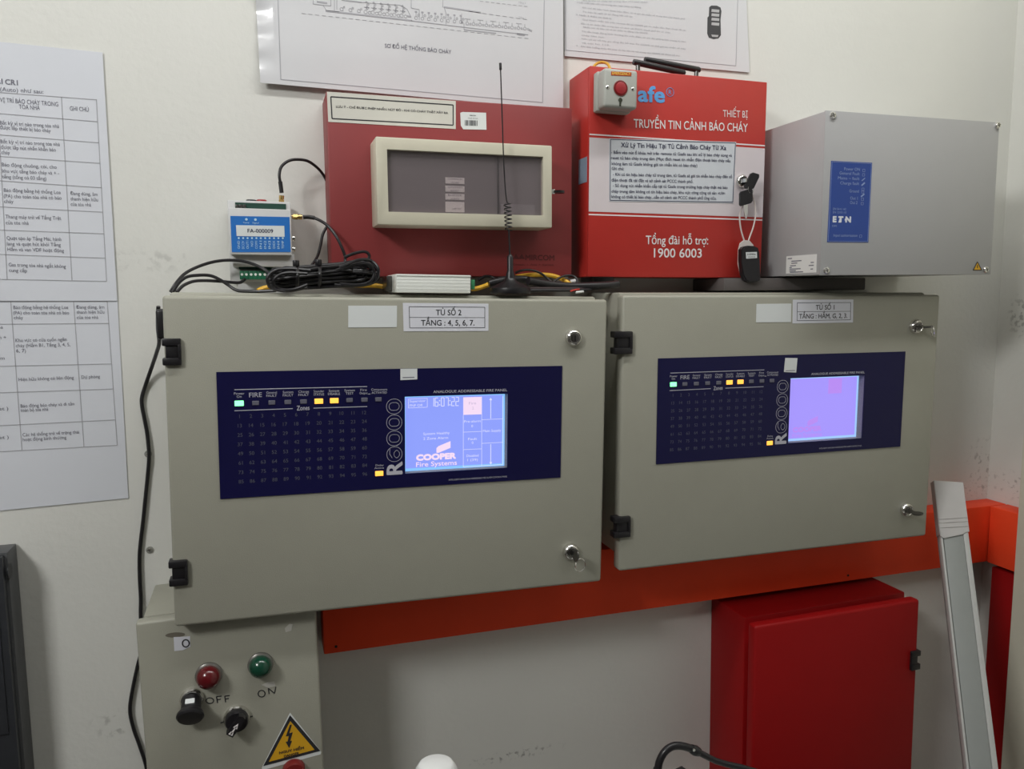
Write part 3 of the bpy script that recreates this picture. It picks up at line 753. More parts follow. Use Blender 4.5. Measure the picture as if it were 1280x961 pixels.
fob = m.build('remote_fob', black, k, 'black remote fob with a tiny white sticker')
kpoly([(932.3, 315.2), (946, 314.8), (946.3, 322.4), (932.8, 323.3)], kd+.0088, kd+.0094, 'sticker', sticker, None, fob)
m = MB(); e0, e1 = kl(934, 318.4, kd+.0095), kl(944.5, 318.2, kd+.0095); m.text('315MHz', (e0[0], e0[1]-.0006), (e1[0], e1[1]-.0006), .0026, kd+.0096-off, .03); e0, e1 = kl(935, 321.9, kd+.0095), kl(944, 321.7, kd+.0095); m.text('CR2032', e0, e1, .0018, kd+.0096-off); tb(m, 'lettering', ink, fob)

# ------------------------------------------------------------------ emergency push button box
b0, b1 = .0855, .0855+.040
c0 = at(756, 84.5, b1); cB = at(796.3, 135.8, b1); cL = at(753.5, 134, b1)
bw = (at(797, 110, b1).x-at(755, 110, b1).x); bh = ((c0.z-cL.z)+(at(797, 87.4, b1).z-cB.z))/2
bx = (at(755, 110, b1).x+at(797, 110, b1).x)/2; bz = (cB.z+cL.z)/2-H0
t = thing('push_button_box', 'pale grey emergency push button box on the top left corner of the bright red box', 'push button', bx, bz, -.012)
q = lambda px, py, d=b1: lc(t, px, py, d)
m = MB(); m.box(-bw/2-.001, bw/2+.001, -.001, bh+.001, b0, b0+.016, .003); m.box(-bw/2, bw/2, 0, bh, b0+.015, b1, .0045, 3)
m.build('housing', lgrey, t)
n = plain_sticker(t, [(764, 89.3), (789.2, 90.4), (789, 95.2), (763.8, 94.2)], b1, 'name_label', or_label, 'orange label')
m = MB(); m.text('EMERGENCY', q(765, 93.4), q(788, 94.4), .0042, b1+.0008, .02); tb(m, 'lettering', mat('yellow_print', (.85, .55, .1), .5), n)
c = q(775.6, 110.2)
m = MB(); m.lathe((c[0], -b1, c[1]), (0, -1, 0), [(.0112, -.001), (.0112, .0012), (.0098, .0016), (.0092, .0006), (0, .0002)], 32); m.build('button_rim', mat('maroon_rim', (.20, .012, .012), .4), t)
m = MB(); m.lathe((c[0], -b1, c[1]), (0, -1, 0), [(.0090, .0), (.0088, .0018), (.0060, .0026), (0, .0030)], 32); m.build('button', red_button, t, 'round red push button')
for px, py in ((759.6, 109), (791.2, 111.2)):
    c = q(px, py); m = MB(); m.lathe((c[0], -b1, c[1]), (0, -1, 0), [(.0026, -.0005), (.0026, .0006), (.0018, .0012), (0, .0013)], 16); o = m.build('screw', chrome, t)
    m = MB(); m.line((c[0]-.0014, c[1]), (c[0]+.0014, c[1]), .0006, b1+.001, b1+.0015); m.line((c[0], c[1]-.0014), (c[0], c[1]+.0014), .0006, b1+.001, b1+.0015); m.build('cross_slot', black, o)
c = q(775.3, 125)
m = MB(); m.cyl((c[0], -b1+.0005, c[1]), (0, -1, 0), .0032, .0013, 20); m.box(c[0]-.0014, c[0]+.0014, c[1]-.0088, c[1], b1-.0003, b1+.0006); m.build('keyhole_mark', mat('dark_olive', (.03, .035, .02), .5), t)
m = MB(); m.tube([V(741.5, 92, .075), V(742, 84, .07), V(747, 79, .066), V(754, 78, .066), V(760, 80.5, .08), V(763, 88, .088)], .0022, 8, 6)
single(m, 'button_wire', mat('amber_wire', (.62, .32, .03), .45), 'short amber wire looping behind the emergency push button box', 'wire')

# ------------------------------------------------------------------ grey power supply box
D = .2; ew, eh = .34343, .2483; ex, ez, a = .97712, .27436, .0039
t = thing('power_supply_box', 'large grey steel wall box with a blue label and four corner screws', 'control box', ex+ew/2+math.sin(a)*eh/2, ez-eh, a)
q = lambda px, py, d=D: lc(t, px, py, d)
m = MB(); m.box(-ew/2+.001, ew/2-.002, .001, eh-.001, .001, D-.0035, .0008); m.build('body', grey_steel, t)
m = MB(); m.box(-ew/2, ew/2, 0, eh, D-.003, D, .0010); m.build('front_cover', grey_steel, t)
for px, py in ((1040.5, 144.2), (1246.7, 156.8), (1032.3, 337.8), (1231.8, 336.8)):
    c = q(px, py); m = MB(); m.lathe((c[0], -D, c[1]), (0, -1, 0), [(.0056, -.0005), (.0056, .0012), (.0046, .0028), (.002, .0034), (0, .0035)], 20); o = m.build('screw', chrome, t)
    m = MB(); m.line((c[0]-.003, c[1]-.001), (c[0]+.003, c[1]+.001), .0009, D+.003, D+.0038); m.line((c[0]+.001, c[1]-.003), (c[0]-.001, c[1]+.003), .0009, D+.003, D+.0038); m.build('cross_slot', black, o)
n = plain_sticker(t, [(1038.8, 201), (1090, 203.4), (1085.2, 303), (1033.8, 302.6)], D, 'blue_label', eat_blue, 'blue label with white text')
m = MB(); d1 = D+.0008
pa2 = [(1038.8, 201), (1090, 203.4), (1085.2, 303), (1033.8, 302.6)]
A4 = [Vector(q(*p)) for p in pa2]
bl2 = lambda u, v: tuple(A4[0].lerp(A4[1], u).lerp(A4[3].lerp(A4[2], u), v))
m.path([bl2(.02, .012), bl2(.98, .012), bl2(.98, .988), bl2(.02, .988)], .0005, D, d1, True)
for s_, u0, u1, v, h in (('Power ON', .32, .70, .108, .0044), ('General Fault', .21, .70, .162, .0044), ('Mains ~ fault', .18, .70, .222, .0044), ('Charge fault', .24, .70, .283, .0044), ('Ground', .47, .70, .378, .0044),
                        ('Out 1', .50, .68, .466, .0044), ('Out 2', .50, .68, .521, .0044), ('EN 54-4 / A2', .10, .41, .60, .0032), ('EN 12101-10', .10, .42, .642, .0032), ('DPS', .10, .21, .81, .0028), ('Input authorisation', .14, .72, .93, .0040)):
    m.text(s_, bl2(u0, v), bl2(u1, v), h, d1)
tb(m, 'lettering', mat('pale_blue_print', (.28, .36, .60), .5), n); m = MB()
for v, kind in ((.10, 'o'), (.155, 'o'), (.212, '/'), (.27, '#'), (.335, 'o'), (.37, 'o'), (.41, '#'), (.458, 'o'), (.513, 'o'), (.922, 'o')):
    c = bl2(.80, v)
    if kind == 'o': m.path([(c[0]-.002, c[1]-.002), (c[0]+.002, c[1]-.002), (c[0]+.002, c[1]+.002), (c[0]-.002, c[1]+.002)], .0004, D, d1, True)
    else: m.line((c[0]-.003, c[1]-.0022), (c[0]+.003, c[1]+.0022), .0012 if kind == '/' else .0022, D, d1)
tb(m, 'indicator_marks', mat('pale_blue_print', (.28, .36, .60), .5), n)
m = MB(); m.text('E T N', bl2(.10, .755), bl2(.545, .755), .0098, d1, .06)
c = bl2(.285, .705); m.poly([(c[0]-.0035, bl2(.2, .755)[1]), (c[0]-.0005, bl2(.2, .685)[1]), (c[0]+.001, bl2(.2, .755)[1]), (c[0]-.0005, bl2(.2, .755)[1])], D, d1)
c = bl2(.42, .72); m.cyl((c[0], -D, c[1]), (0, -1, 0), .0022, .0008, 14); tb(m, 'company_mark', mat('white_print', (.75, .78, .85), .5), n)
tri = [(1221.5, 327.3), (1226.6, 337.4), (1216.3, 337.6)]
n = plain_sticker(t, tri, D, 'warning_triangle', yellow, 'tiny yellow warning triangle')
m = MB(); T3 = [q(*p) for p in tri]; m.path(T3, .0011, D, D+.0008, True); c = q(1221.4, 333.4); m.box(c[0]-.0007, c[0]+.0007, c[1]-.0022, c[1]+.003, D, D+.0008); m.build('border', ink, n, smooth=False)
# white rating plate on the left side face
xs = ex
r = [at_x(982.5, 319.3, xs), at_x(1020.3, 317.6, xs), at_x(1019.8, 340.2, xs), at_x(983, 341.3, xs)]
zz0, zz1 = (r[2].z+r[3].z)/2-H0-TILT[t.name][1], (r[0].z+r[1].z)/2-H0-TILT[t.name][1]; dd0, dd1 = -r[0].y, -r[1].y
m = MB(); m.box(-ew/2+.0004, -ew/2+.0012, zz0, zz1, dd0, dd1); n = m.build('rating_plate', paper_warm, t, 'white rating plate on the side', smooth=False)
m = MB(); xx = -ew/2+.0003
for kk, (u0, u1, v) in enumerate(((.05, .2, .14), (.18, .52, .30), (.18, .38, .42), (.14, .34, .56), (.12, .2, .66), (.12, .5, .75), (.12, .34, .85), (.14, .58, .93), (.82, .92, .44), (.76, .92, .60), (.82, .9, .80))):
    za = zz1-(zz1-zz0)*v; m.box(xx, xx+.0004, za-.0008, za+.0008, dd0+(dd1-dd0)*u0, dd0+(dd1-dd0)*u1)
m.build('print_lines', ink_grey, n, smooth=False)
# steel bracket below it
xa, xb = at(905, 355, .10).x, at(1082, 355, .10).x
t = thing('mounting_bracket', 'dark brown bracket under the large grey box, above the right panel', 'bracket', (xa+xb)/2, -.03)
m = MB(); wv = (xb-xa)/2; m.box(-wv, wv, 0.033, .0535, .001, .10, .002); m.build('bracket_body', mat('dark_brown_metal', (.10, .088, .085), .6), t)

# ------------------------------------------------------------------ GSM alarm module on top of the left panel
D = .082
zb0 = at(330, 363, .05).z-H0; zt0 = at(325, 252, .05).z-H0
mx = at(327, 300, .05).x
t = thing('alarm_module', 'small pale grey module with blue label, at the left end of its panel', 'control module', mx, .0040, -.008)
q = lambda px, py, d: lc(t, px, py, d)
def boxpx(m, x0, y0, x1, y1, d0, d1, bev=.001):
    a_, b_ = q(x0, y1, d1), q(x1, y0, d1); m.box(a_[0], b_[0], a_[1], b_[1], d0, d1, bev)
m = MB()
boxpx(m, 288.0, 252.5, 363.2, 352, .006, .050, .0015)
boxpx(m, 287.5, 262, 363.5, 318, .049, .078, .0015)
boxpx(m, 291, 317.5, 368, 333, .049, .066, .0012)
a_ = q(297, 352, .05); b_ = q(362, 352, .05); m.box(a_[0], b_[0], 0, a_[1]+.004, .008, .046, .001)
m.build('housing', dingrey, t)
m = MB(); boxpx(m, 294, 255, 357.5, 260.5, .0495, .0520, 0); boxpx(m, 298.5, 331.5, 361, 336.5, .0495, .0525, 0); m.build('slot', mat('dark_green_slot', (.01, .05, .035), .5), t, 'dark green terminal slots', smooth=False)
for px in (302.5, 308, 314, 319.5, 325.2, 331, 337):
    m = MB(); boxpx(m, px-2.7, 338.5, px+2.7, 349, .0495, .064, .0006); o = m.build('terminal', green_pcb, t, 'green screw terminal')
    c = q(px, 343, .064); m = MB(); m.cyl((c[0], -.0638, c[1]), (0, -1, 0), .0018, .001, 12); m.build('terminal_screw', alu, o)
for i, px in enumerate((296.5, 301, 305.5)):
    m = MB(); boxpx(m, px-1.8, 255.6, px+1.8, 259.6, .0515, .055, .0005); m.build('capacitor', dark_metal, t)
m = MB(); c = q(314, 251.3, .046); m.cyl((c[0], -.040, c[1]-.004), (0, 0, 1), .007, .0065, 16, bev=.001); m.build('terminal_knob', black, t)
m = MB(); c = q(327, 251.3, .046); m.cyl((c[0], -.040, c[1]-.004), (0, 0, 1), .007, .0065, 16, bev=.001); m.build('terminal_knob', red_button, t, 'red terminal knob')
D = .078
n = plain_sticker(t, [(287.9, 269.8), (361.8, 271.2), (363.3, 315), (289.8, 315.2)], D, 'blue_label', din_blue, 'blue label')
s2 = plain_sticker(t, [(295, 281.4), (355.3, 282.3), (355.8, 296), (295.8, 295)], D+.0005, 'name_strip', sticker, 'white name strip', n)
m = MB(); m.text('FA-000009', q(309.5, 290.8, D), q(341.5, 291.2, D), .0052, D+.0013, .012); tb(m, 'lettering', ink_navy, n)
m = MB()
for px, py in ((308, 274.2), (319.3, 274.5)): c = q(px, py, D); m.cyl((c[0], -D-.0004, c[1]), (0, -1, 0), .0017, .0007, 14)
for i in range(11): c = q(298.5+i*5.5, 297.6, D); m.cyl((c[0], -D-.0004, c[1]), (0, -1, 0), .0013, .0006, 12)
m.text('Power', q(304.3, 279.2, D), q(312, 279.3, D), .0022, D+.0009); m.text('Signal', q(315.5, 279.5, D), q(323.5, 279.6, D), .0022, D+.0009)
for i, s_ in enumerate(('GND', 'DC12V', 'OUT1', 'NO', 'COM1', 'IN1', 'IN2', 'IN3', 'GNDA', 'IN4', 'TEMP')):
    c0, c1 = q(300+i*5.5, 311 if len(s_) > 2 else 308, D), q(300+i*5.5, 301, D)
    me = text_mesh(s_, 0); xs_ = [v.co.x for v in me.vertices]; 
    for v in m.added(me):
        u = (v.co.x-min(xs_))/(max(xs_)-min(xs_)); v.co = Vector((c0[0]-v.co.y*.0030/cap_h(), -D-.0009, c0[1]+(c1[1]-c0[1])*u))
tb(m, 'markings', led_blue, n)
for py in (298, 311.5):
    c = q(367.0, py, .06); m = MB(); m.cyl((c[0]-.004, -.062, c[1]), (1, 0, 0), .0036, .006, 14, bev=.0006); m.build('side_screw', chrome, t)
def sma(c, ax, name='antenna_plug', parent=None):
    m = MB(); c = Vector(c); ax = Vector(ax).normalized()
    m.cyl(c, ax, .0028, .010, 16); m.cyl(c+ax*.002, ax, .0042, .006, 6); m.cyl(c+ax*.009, ax, .0036, .005, 16); 
    return m.build(name, gold, parent, 'gold plated plug')
def cable_thing(name, label, cat, pts, r, mm, plug=None, base=None, sub=8):
    W3 = [V(*p) for p in pts]
    b = Vector((sum(p.x for p in W3)/len(W3), max(p.y for p in W3), min(p.z for p in W3)))
    o = bpy.data.objects.new(name, None); COL.objects.link(o); o.location = b; o.empty_display_size = .03; tag(o, label, cat)
    m = MB(); m.tube([p-b for p in W3], r, 10, sub); m.build('cable', mm, o)
    return o, b
o, b = cable_thing('antenna_cable', 'thin black antenna cable looping from the module top behind the dull red cabinet', 'cable',
                   [(352, 238, .045), (350.3, 228, .045), (349.2, 218, .045), (352, 208, .042), (361, 201, .038), (372, 199.3, .032), (385, 201.5, .026), (397, 210, .018), (405, 220, .008), (411, 233, .005)], .0021, rubber)
p = V(351.7, 257, .045); e = V(352, 240, .045); sma(p-b, e-p, parent=o)
m = MB(); m.tube([V(352, 241, .045)-b, V(351.2, 234, .045)-b, V(350.3, 227, .045)-b], .003, 10, 3); m.build('strain_relief', rubber, o)
o, b = cable_thing('antenna_cable', 'thin black antenna cable from the module side dropping into the coiled cable', 'cable',
                   [(381, 271.3, .066), (389, 271.5, .066), (399, 275, .072), (410, 282.5, .082), (420, 295, .09), (428, 311, .094), (431.5, 323, .094), (430, 333, .10)], .0021, rubber)
p = V(365, 271, .064); e = V(380, 271.3, .066); sma(p-b, e-p, parent=o)
m = MB(); m.tube([V(379, 271.2, .066)-b, V(386, 271.2, .066)-b, V(393, 272.3, .068)-b], .003, 10, 3); m.build('strain_relief', rubber, o)
m = MB(); m.tube([V(413, 270, .004), V(410.5, 279, .006), V(403.5, 293, .012), V(401, 305, .018), (V(396.5, 321, .03)), V(388, 334, .06), V(384, 341, .08)], .0021, 8, 8)
single(m, 'antenna_cable', rubber, 'thin black cable coming out behind the dull red cabinet into the coiled cable', 'cable')
# three black wires arching over the left end of the panel
for pts, lab in (([(213, 365, .10), (220, 354, .10), (231, 342, .09), (247, 333.5, .08), (268, 327, .074), (290, 325.2, .074), (312, 328.5, .076), (331, 337, .082), (338, 345, .09)], 'topmost black wire arching from the left edge of the panel to the module'),
                 ([(216, 365, .11), (224, 353, .105), (234, 346, .10), (247, 344, .095), (262, 344.3, .09), (274, 349, .09), (285, 356, .09), (297, 363, .095), (320, 364, .10), (345, 363, .11)], 'middle black wire dipping onto the panel top in front of the module'),
                 ([(221, 365, .12), (229, 357, .11), (241, 351.8, .10), (255, 350.7, .095), (275, 351.6, .085), (297, 353.3, .075), (303, 351.5, .068), (307, 347.5, .060)], 'lowest black wire running into the green terminals of the module')):
    m = MB(); m.tube([V(*p) for p in pts], .0022, 8, 8); single(m, 'black_wire', rubber, lab, 'wire', 'black wires on the panel top')

# coiled black cable
cz = at(400, 362, .13).z
t = thing('cable_coil', 'coiled black cable tied in a bundle on top of the left panel', 'cable', at(403, 350, .13).x, cz-H0, 0, -.13)
bx_, by_, bz_ = TILT[t.name][0], -.13, cz
random.seed(11)
def coil_pt(px, py, d): return V(px, py, d)-Vector((bx_, by_, bz_))
m = MB()
for i in range(26):
    xl2 = 334+random.random()**1.5*16; xr3 = 473-random.random()**1.3*34; e = (i+.5)/26
    g = random.random()
    def env(u, top):
        hi_ = 337-4*math.sin(u*math.pi*.9)-11*u**2.2+4*max(0, u-.88)/.12; lo_ = 363-3*u-5*u**.7+2*math.sin(u*math.pi)*0
        md = (hi_+lo_)/2-1
        return hi_+(md-hi_)*g if top else lo_+(md-lo_)*g
    dz = random.uniform(-.024, .024); pts = []
    for u in (.04, .15, .3, .47, .62, .8, .95): pts.append(coil_pt(xl2+u*(xr3-xl2), env(u, True)+random.uniform(-.8, .8), .13+dz*(.35+abs(u-.45))))
    for u in (1.0, .9, .75, .6, .45, .28, .12, .0): pts.append(coil_pt(xl2+u*(xr3-xl2), env(u, False)*.8+env(u, True)*.2 if u in (1.0, .0) else env(u, False)+random.uniform(-.8, .8), .13-dz*(.3+abs(u-.45))*.8))
    m.tube(pts, .0021, 7, 5, True)
for lp in (((425, 334), (448, 325), (464, 326), (473, 337), (468, 351), (448, 356), (425, 355)), ((420, 338), (446, 330), (461, 330), (468, 341), (461, 353), (438, 357), (418, 356)),
           ((388, 338), (362, 336), (344, 338), (334, 347), (339, 359), (358, 364), (384, 359)), ((384, 342), (360, 341), (347, 345), (342, 353), (350, 361), (366, 362), (384, 356))):
    m.tube([coil_pt(px, py, .158+.004*math.sin(px)) for px, py in lp], .0021, 7, 6)
m.tube([coil_pt(*p) for p in ((430, 322, .14), (442, 317, .14), (455, 314.5, .14), (461, 318, .14), (460, 324, .14), (450, 329, .14), (436, 333, .14))], .0021, 7, 6)
m.build('cable', rubber, t)
for px, y0, y1 in ((371, 331, 359), (399, 330, 357)):
    m = MB(); pts = []
    for k_ in range(14):
        an = 2*math.pi*k_/14; pts.append(coil_pt(px+1.2*math.cos(an), (y0+y1)/2+(y1-y0)/2*math.sin(an), .13+.032*math.cos(an)))
    m.tube(pts, .0022, 6, 2, True); c = coil_pt(px-1, y0-1, .15); m.cyl(c-Vector((0, 0, .003)), (0, 0, 1), .0045, .008, 10, bev=.001); m.build('cable_tie', black, t)

# yellow cables on the panel top
for pts, lab in (([(322, 364, .10), (328, 361, .095), (336, 359, .09), (350, 357, .078), (390, 355, .072), (430, 355.5, .072), (452, 356.6, .075), (470, 357, .075), (489, 360, .08), (500, 361.5, .085)], 'yellow cable lying under the coiled cable'),
                 ([(586, 361.3, .10), (596, 360.5, .10), (606, 357.5, .095), (613, 354.5, .09), (625, 351, .08), (640, 347.5, .075), (656, 344.5, .073), (672, 343.3, .073), (690, 344.5, .073), (703, 349, .075), (711, 354, .08), (716, 358.5, .09)], 'yellow cable arching behind the magnetic antenna base')):
    m = MB(); m.tube([V(*p) for p in pts], .0034, 8, 8); single(m, 'yellow_cable', yellow_cable, lab, 'cable', 'yellow cables on the panel top')

# small aluminium converter
dA = .155
a_, b_ = at(495.5, 366.5, dA), at(588, 343.2, dA)
t = thing('signal_converter', 'small brushed aluminium converter box on the front edge of the left panel top', 'control module', (a_.x+b_.x)/2, a_.z-H0, -.0178)
wv, hv = (b_.x-a_.x)/2, b_.z-a_.z
m = MB(); m.box(-wv, wv, 0, hv, .075, dA, .0012)
for k_ in range(4): m.box(-wv+.0004, wv-.0004, hv*(.20+.17*k_), hv*(.20+.17*k_)+.0012, dA-.0005, dA+.0002)
m.box(-wv, wv, hv*.90, hv*.99, dA-.0005, dA+.0010, .0004); m.build('case', alu, t)
m = MB(); m.box(-wv-.008, -wv, .002, hv*.92, .08, .12, .001); m.build('end_plate', dark_metal, t); m = MB(); m.box(wv, wv+.0015, .001, hv-.001, .078, dA-.003); m.build('end_plate', dark_metal, t)
m = MB(); m.box(wv+.001, wv+.0115, .006, hv*.78, .10, .135, .0008); m.build('connector', green_con, t, 'green plug connector')

# magnetic base antenna
dB = .140; pb = at(638, 366, dB)
t = thing('magnetic_antenna', 'black magnetic base antenna with a spring and a long thin whip', 'antenna', pb.x, .0008, 0, -dB)
Z = lambda px, py: at(px, py, dB)
zo = TILT[t.name][1]
def ap(px, py): p = at(px, py, dB); return Vector((p.x-pb.x, 0, p.z-H0-zo))
m = MB(); m.lathe((0, 0, 0), (0, 0, 1), [(0, 0), (.029, 0), (.030, .003), (.029, .008), (.020, .013), (.0095, .018), (.0075, .022), (0, .022)], 32); m.build('base', black, t)
m = MB(); m.lathe((0, 0, .021), (0, 0, 1), [(.0075, 0), (.006, .008), (.0045, .012), (.0045, ap(637.5, 321).z-.021), (.0020, ap(637.5, 318).z-.021), (0, ap(637.5, 317).z-.021)], 20); m.build('mast', black, t)
lo, l2 = ap(637.5, 322), ap(636, 288); hi, top = ap(632.5, 254), ap(625.6, 84)
m = MB(); m.tube([lo, lo.lerp(l2, .5), l2], .0012, 8, 3)
n_ = 7; pts = []
for k_ in range(n_*12+1):
    u = k_/(n_*12); c = l2.lerp(hi+Vector((.002, 0, 0)), u); an = 2*math.pi*u*n_
    pts.append(c+Vector((.0050*math.cos(an), .0050*math.sin(an), 0)))
m.tube(pts, .0009, 6, 1); m.tube([pts[-1], hi+Vector((.001, 0, .004)), ap(630, 210), ap(627.5, 140), top], .0009, 8, 4); m.build('whip', dark_metal if False else black, t)
m = MB(); m.cyl(ap(625.7, 87.5), top-hi, .0019, .0095, 12, bev=.0005); m.build('whip_tip', black, t)

# black cables and connectors to the right of the antenna
for nm, pts, r, mm, lab in (
    ('black_hose', [(660, 351, .125), (672, 353, .12), (690, 356, .115), (715, 357.8, .11), (740, 357.5, .11), (760, 356.5, .105), (772, 355, .10)], .0060, rubber, 'thick black hose lying to the right of the magnetic antenna'),
    ('black_hose', [(611, 354.5, .105), (620, 352, .105), (630, 349.5, .10), (650, 348.5, .085), (665, 350.5, .085)], .0055, rubber, 'thick black hose bending behind the magnetic antenna base'),
    ('black_wire', [(644, 341, .085), (653, 337.8, .085), (664, 337.6, .08), (675, 341, .08), (683, 347, .08), (690, 352.5, .085), (698, 356, .09)], .0018, rubber, 'thin black wire arching just right of the antenna mast'),
    ('black_wire', [(690, 353.5, .09), (698, 348, .085), (708, 344.3, .08), (717, 345.3, .08), (721.5, 350, .085), (719, 356, .09)], .0018, rubber, 'thin black wire looping at the left edge of the bright red box'),
    ('black_wire', [(598, 350, .07), (606, 345.5, .07), (614, 346, .07), (624, 350.5, .08), (640, 356, .09)], .0022, rubber, 'thin black wire looping between converter and antenna'),
    ('black_wire', [(646, 363.5, .13), (670, 363, .13), (700, 362.8, .13), (728, 362.5, .12), (740, 361.5, .11)], .0024, rubber, 'straight black wire lying along the panel top right of the antenna'),
    ('black_wire', [(660, 361, .125), (690, 360.8, .12), (716, 361, .115), (742, 360.5, .11)], .0028, mat('brown_black_cable', (.03, .015, .015), .5), 'brown-black wire lying under the thick hose')):
    m = MB(); m.tube([V(*p) for p in pts], r, 10, 8); single(m, nm, mm, lab, 'hose' if nm == 'black_hose' else 'wire', 'black hoses on the panel top' if nm == 'black_hose' else 'black wires on the panel top')
a_, b_ = at(741, 352.5, .075), at(769, 345.6, .075)
m = MB(); m.box(a_.x, b_.x, a_.z-.004, b_.z+.012, .02, .075, .006, 3); single(m, 'cable_gland', black, 'black cable gland under the bright red box', 'cable gland')
a_, b_ = at(709, 357, .062), at(722, 349.8, .062)
m = MB(); m.cyl((a_.x, -.062, (a_.z+b_.z)/2), (1, 0, .15), .0042, b_.x-a_.x, 16, bev=.001); single(m, 'wire_connector', white, 'white wire connector beside the yellow cable', 'connector')
m = MB(); m.tube([V(700, 355, .066), V(706, 352, .066), V(712, 351.5, .064)], .0026, 8, 4); single(m, 'wire_end', mat('brown_wire', (.16, .05, .04), .5), 'brown wire end beside the white connector', 'wire')
m = MB(); m.tube([V(713, 364, .13), V(718, 362.5, .13), V(724, 361.5, .125)], .0013, 8, 4); single(m, 'wire_end', mat('red_wire', (.5, .03, .02), .5), 'tiny red wire end on the panel top', 'wire')
m = MB(); m.tube([V(720, 365.5, .15), V(725, 364.8, .15), V(729, 364.4, .148)], .0017, 8, 4); single(m, 'wire_end', white, 'tiny white wire end on the panel top edge', 'wire')

# ------------------------------------------------------------------ papers on the wall
def sheet(name, label, cat, px, D, mm, bulge=0.0, nx=8, nz=8, th=.0006):
    A = [at(*p, D) for p in px]
    cx = sum(p.x for p in A)/4; bz = min(p.z for p in A)-H0
    t = thing(name, label, cat, cx, bz, group='sheets on the wall')
    L4 = [Vector((p.x-cx, p.z-H0-bz)) for p in A]
    m = MB(); g = {}
    for side in (0, 1):
        for i in range(nx+1):
            for j in range(nz+1):
                u, v = i/nx, j/nz; p = L4[0].lerp(L4[1], u).lerp(L4[3].lerp(L4[2], u), v)
                fade = min(1, max(0, (.92-v)/.12)); wob = .8+.35*math.sin(v*23)*math.sin(v*9+1)
                d = D-bulge*fade*wob*max(0, 1-u/.055) + (0 if side == 0 else -th)
                g[side, i, j] = m.bm.verts.new((p.x, -d, p.y))
    for i in range(nx):
        for j in range(nz):
            m.bm.faces.new((g[0, i, j], g[0, i+1, j], g[0, i+1, j+1], g[0, i, j+1])); m.bm.faces.new((g[1, i, j], g[1, i, j+1], g[1, i+1, j+1], g[1, i+1, j]))
    for i in range(nx):
        for j in (0, nz): m.bm.faces.new((g[0, i, j], g[1, i, j], g[1, i+1, j], g[0, i+1, j]))
    for j in range(nz):
        for i in (0, nx): m.bm.faces.new((g[0, i, j], g[0, i, j+1], g[1, i, j+1], g[1, i, j]))
    m.build('sheet', mm, t)
    return t
# schematic
D = .0105
t = sheet('wiring_diagram', 'laminated white wiring diagram sheet taped above the dull red cabinet', 'poster', [(316, -70), (704, -50), (704, 137), (325.5, 103.3)], D, laminate, .0085, 110, 36)
q = lambda px, py: lc(t, px, py, D); d0, d1 = D-.0001, D+.0004
m = MB(); m.path([q(345, -65), q(351, 99.2), q(678.2, 128), q(681, -45)], .0010, d0, d1)
m.build('frame_line', ink_pale, t, smooth=False)
m = MB(); sl = lambda x: (x-351)*.0885      # image slope of level lines up here
def seg(x0, y0, x1, y1, w_=.0007): m.line(q(x0, y0), q(x1, y1), w_, d0, d1)
def dash(x0, y0, x1, y1, n):
    for k_ in range(n):
        u0, u1 = k_/n, (k_+.6)/n; seg(x0+(x1-x0)*u0, y0+(y1-y0)*u0, x0+(x1-x0)*u1, y0+(y1-y0)*u1)
dash(377, 16.6, 664, 48.5, 34); dash(586, 14, 662, 25, 9); dash(600, 1.5, 662, 8.5, 9)
seg(407, 13.5, 515, 25.8, .0022); seg(514, 26, 580, 34, .0011); seg(580, 34, 660, 43.5, .0011)
seg(418, -5, 418, 13.5); seg(421, -5, 421, 12); seg(514, -8, 514, 10); seg(553.5, -8, 553.5, 9); seg(514, 10, 524, 12); seg(524, 12, 524, 25); seg(427, 0, 452, 3, .0016)
seg(555, 8.7, 601, 15.7, .0020); seg(555, 8.7, 557.5, 16); seg(557.5, 16, 557.5, 30); seg(577, 17, 577, 27.5); seg(580, 29, 580, 37); seg(580, 37, 620, 41.5, .0015); seg(646, 42.5, 656, 44, .0025)
m.path([q(391.5, -10), q(391.5, 5), q(413.5, 7.5), q(413.5, -10)], .0009, d0, d1); seg(395, -6, 409, -4.5, .0016); seg(396, 2, 409, 4, .0024); seg(404, 7, 408, 13); seg(408, 13, 424, 15)
random.seed(5)
def circ(px, py, r): m.path([tuple(Vector(q(px, py))+Vector((r*math.cos(2*math.pi*k_/8), r*math.sin(2*math.pi*k_/8)))) for k_ in range(8)], .0006, d0, d1, True)
for x in (427, 438, 448.5):
    circ(x, 11.5+(x-427)*.1, .0024); circ(x+3, 9+(x-427)*.1, .0012)
for x in range(457, 508, 9):
    y = 14.8+(x-457)*.105
    circ(x, y, .0026); circ(x+5, y+1, .0022); circ(x+2, y-5, .0018); circ(x+3, y-9.5, .0014); circ(x+1, y-12, .0012)
    seg(x+1.5, y-3, x+1.5, y-9); seg(x-2, y-6, x+5, y-5)
m.path([q(452, 3), q(500, 6.5), q(509, 11.5), q(513, 20)], .0007, d0, d1)
for x in range(520, 578, 8):
    y = 22.4+(x-520)*.09
    circ(x, y, .0023); circ(x+3, y-3.5, .0015); seg(x, y-2.5, x, y-7); m.box(*(lambda c: (c[0]-.0016, c[0]+.0016, c[1]-.0008, c[1]+.0014))(q(x, y-7.5)), d0, d1)
for x in range(584, 662, 8):
    y = 29.3+(x-584)*.09
    circ(x, y, .0023); circ(x+4, y+.6, .0014); seg(x, y-2.5, x, y-5.5); 
    if x % 16 == 8: seg(x-3, y-6, x+4, y-5.2)
seg(661, 37, 665, 39, .0026); seg(509, 20, 514, 21, .0022); seg(576, 28, 579, 28, .0025)
m.text('Tầng 2', q(648, 4), q(657, 5), .0022, d1); m.text('Tầng 1', q(648, 22.6), q(657, 23.6), .0022, d1)
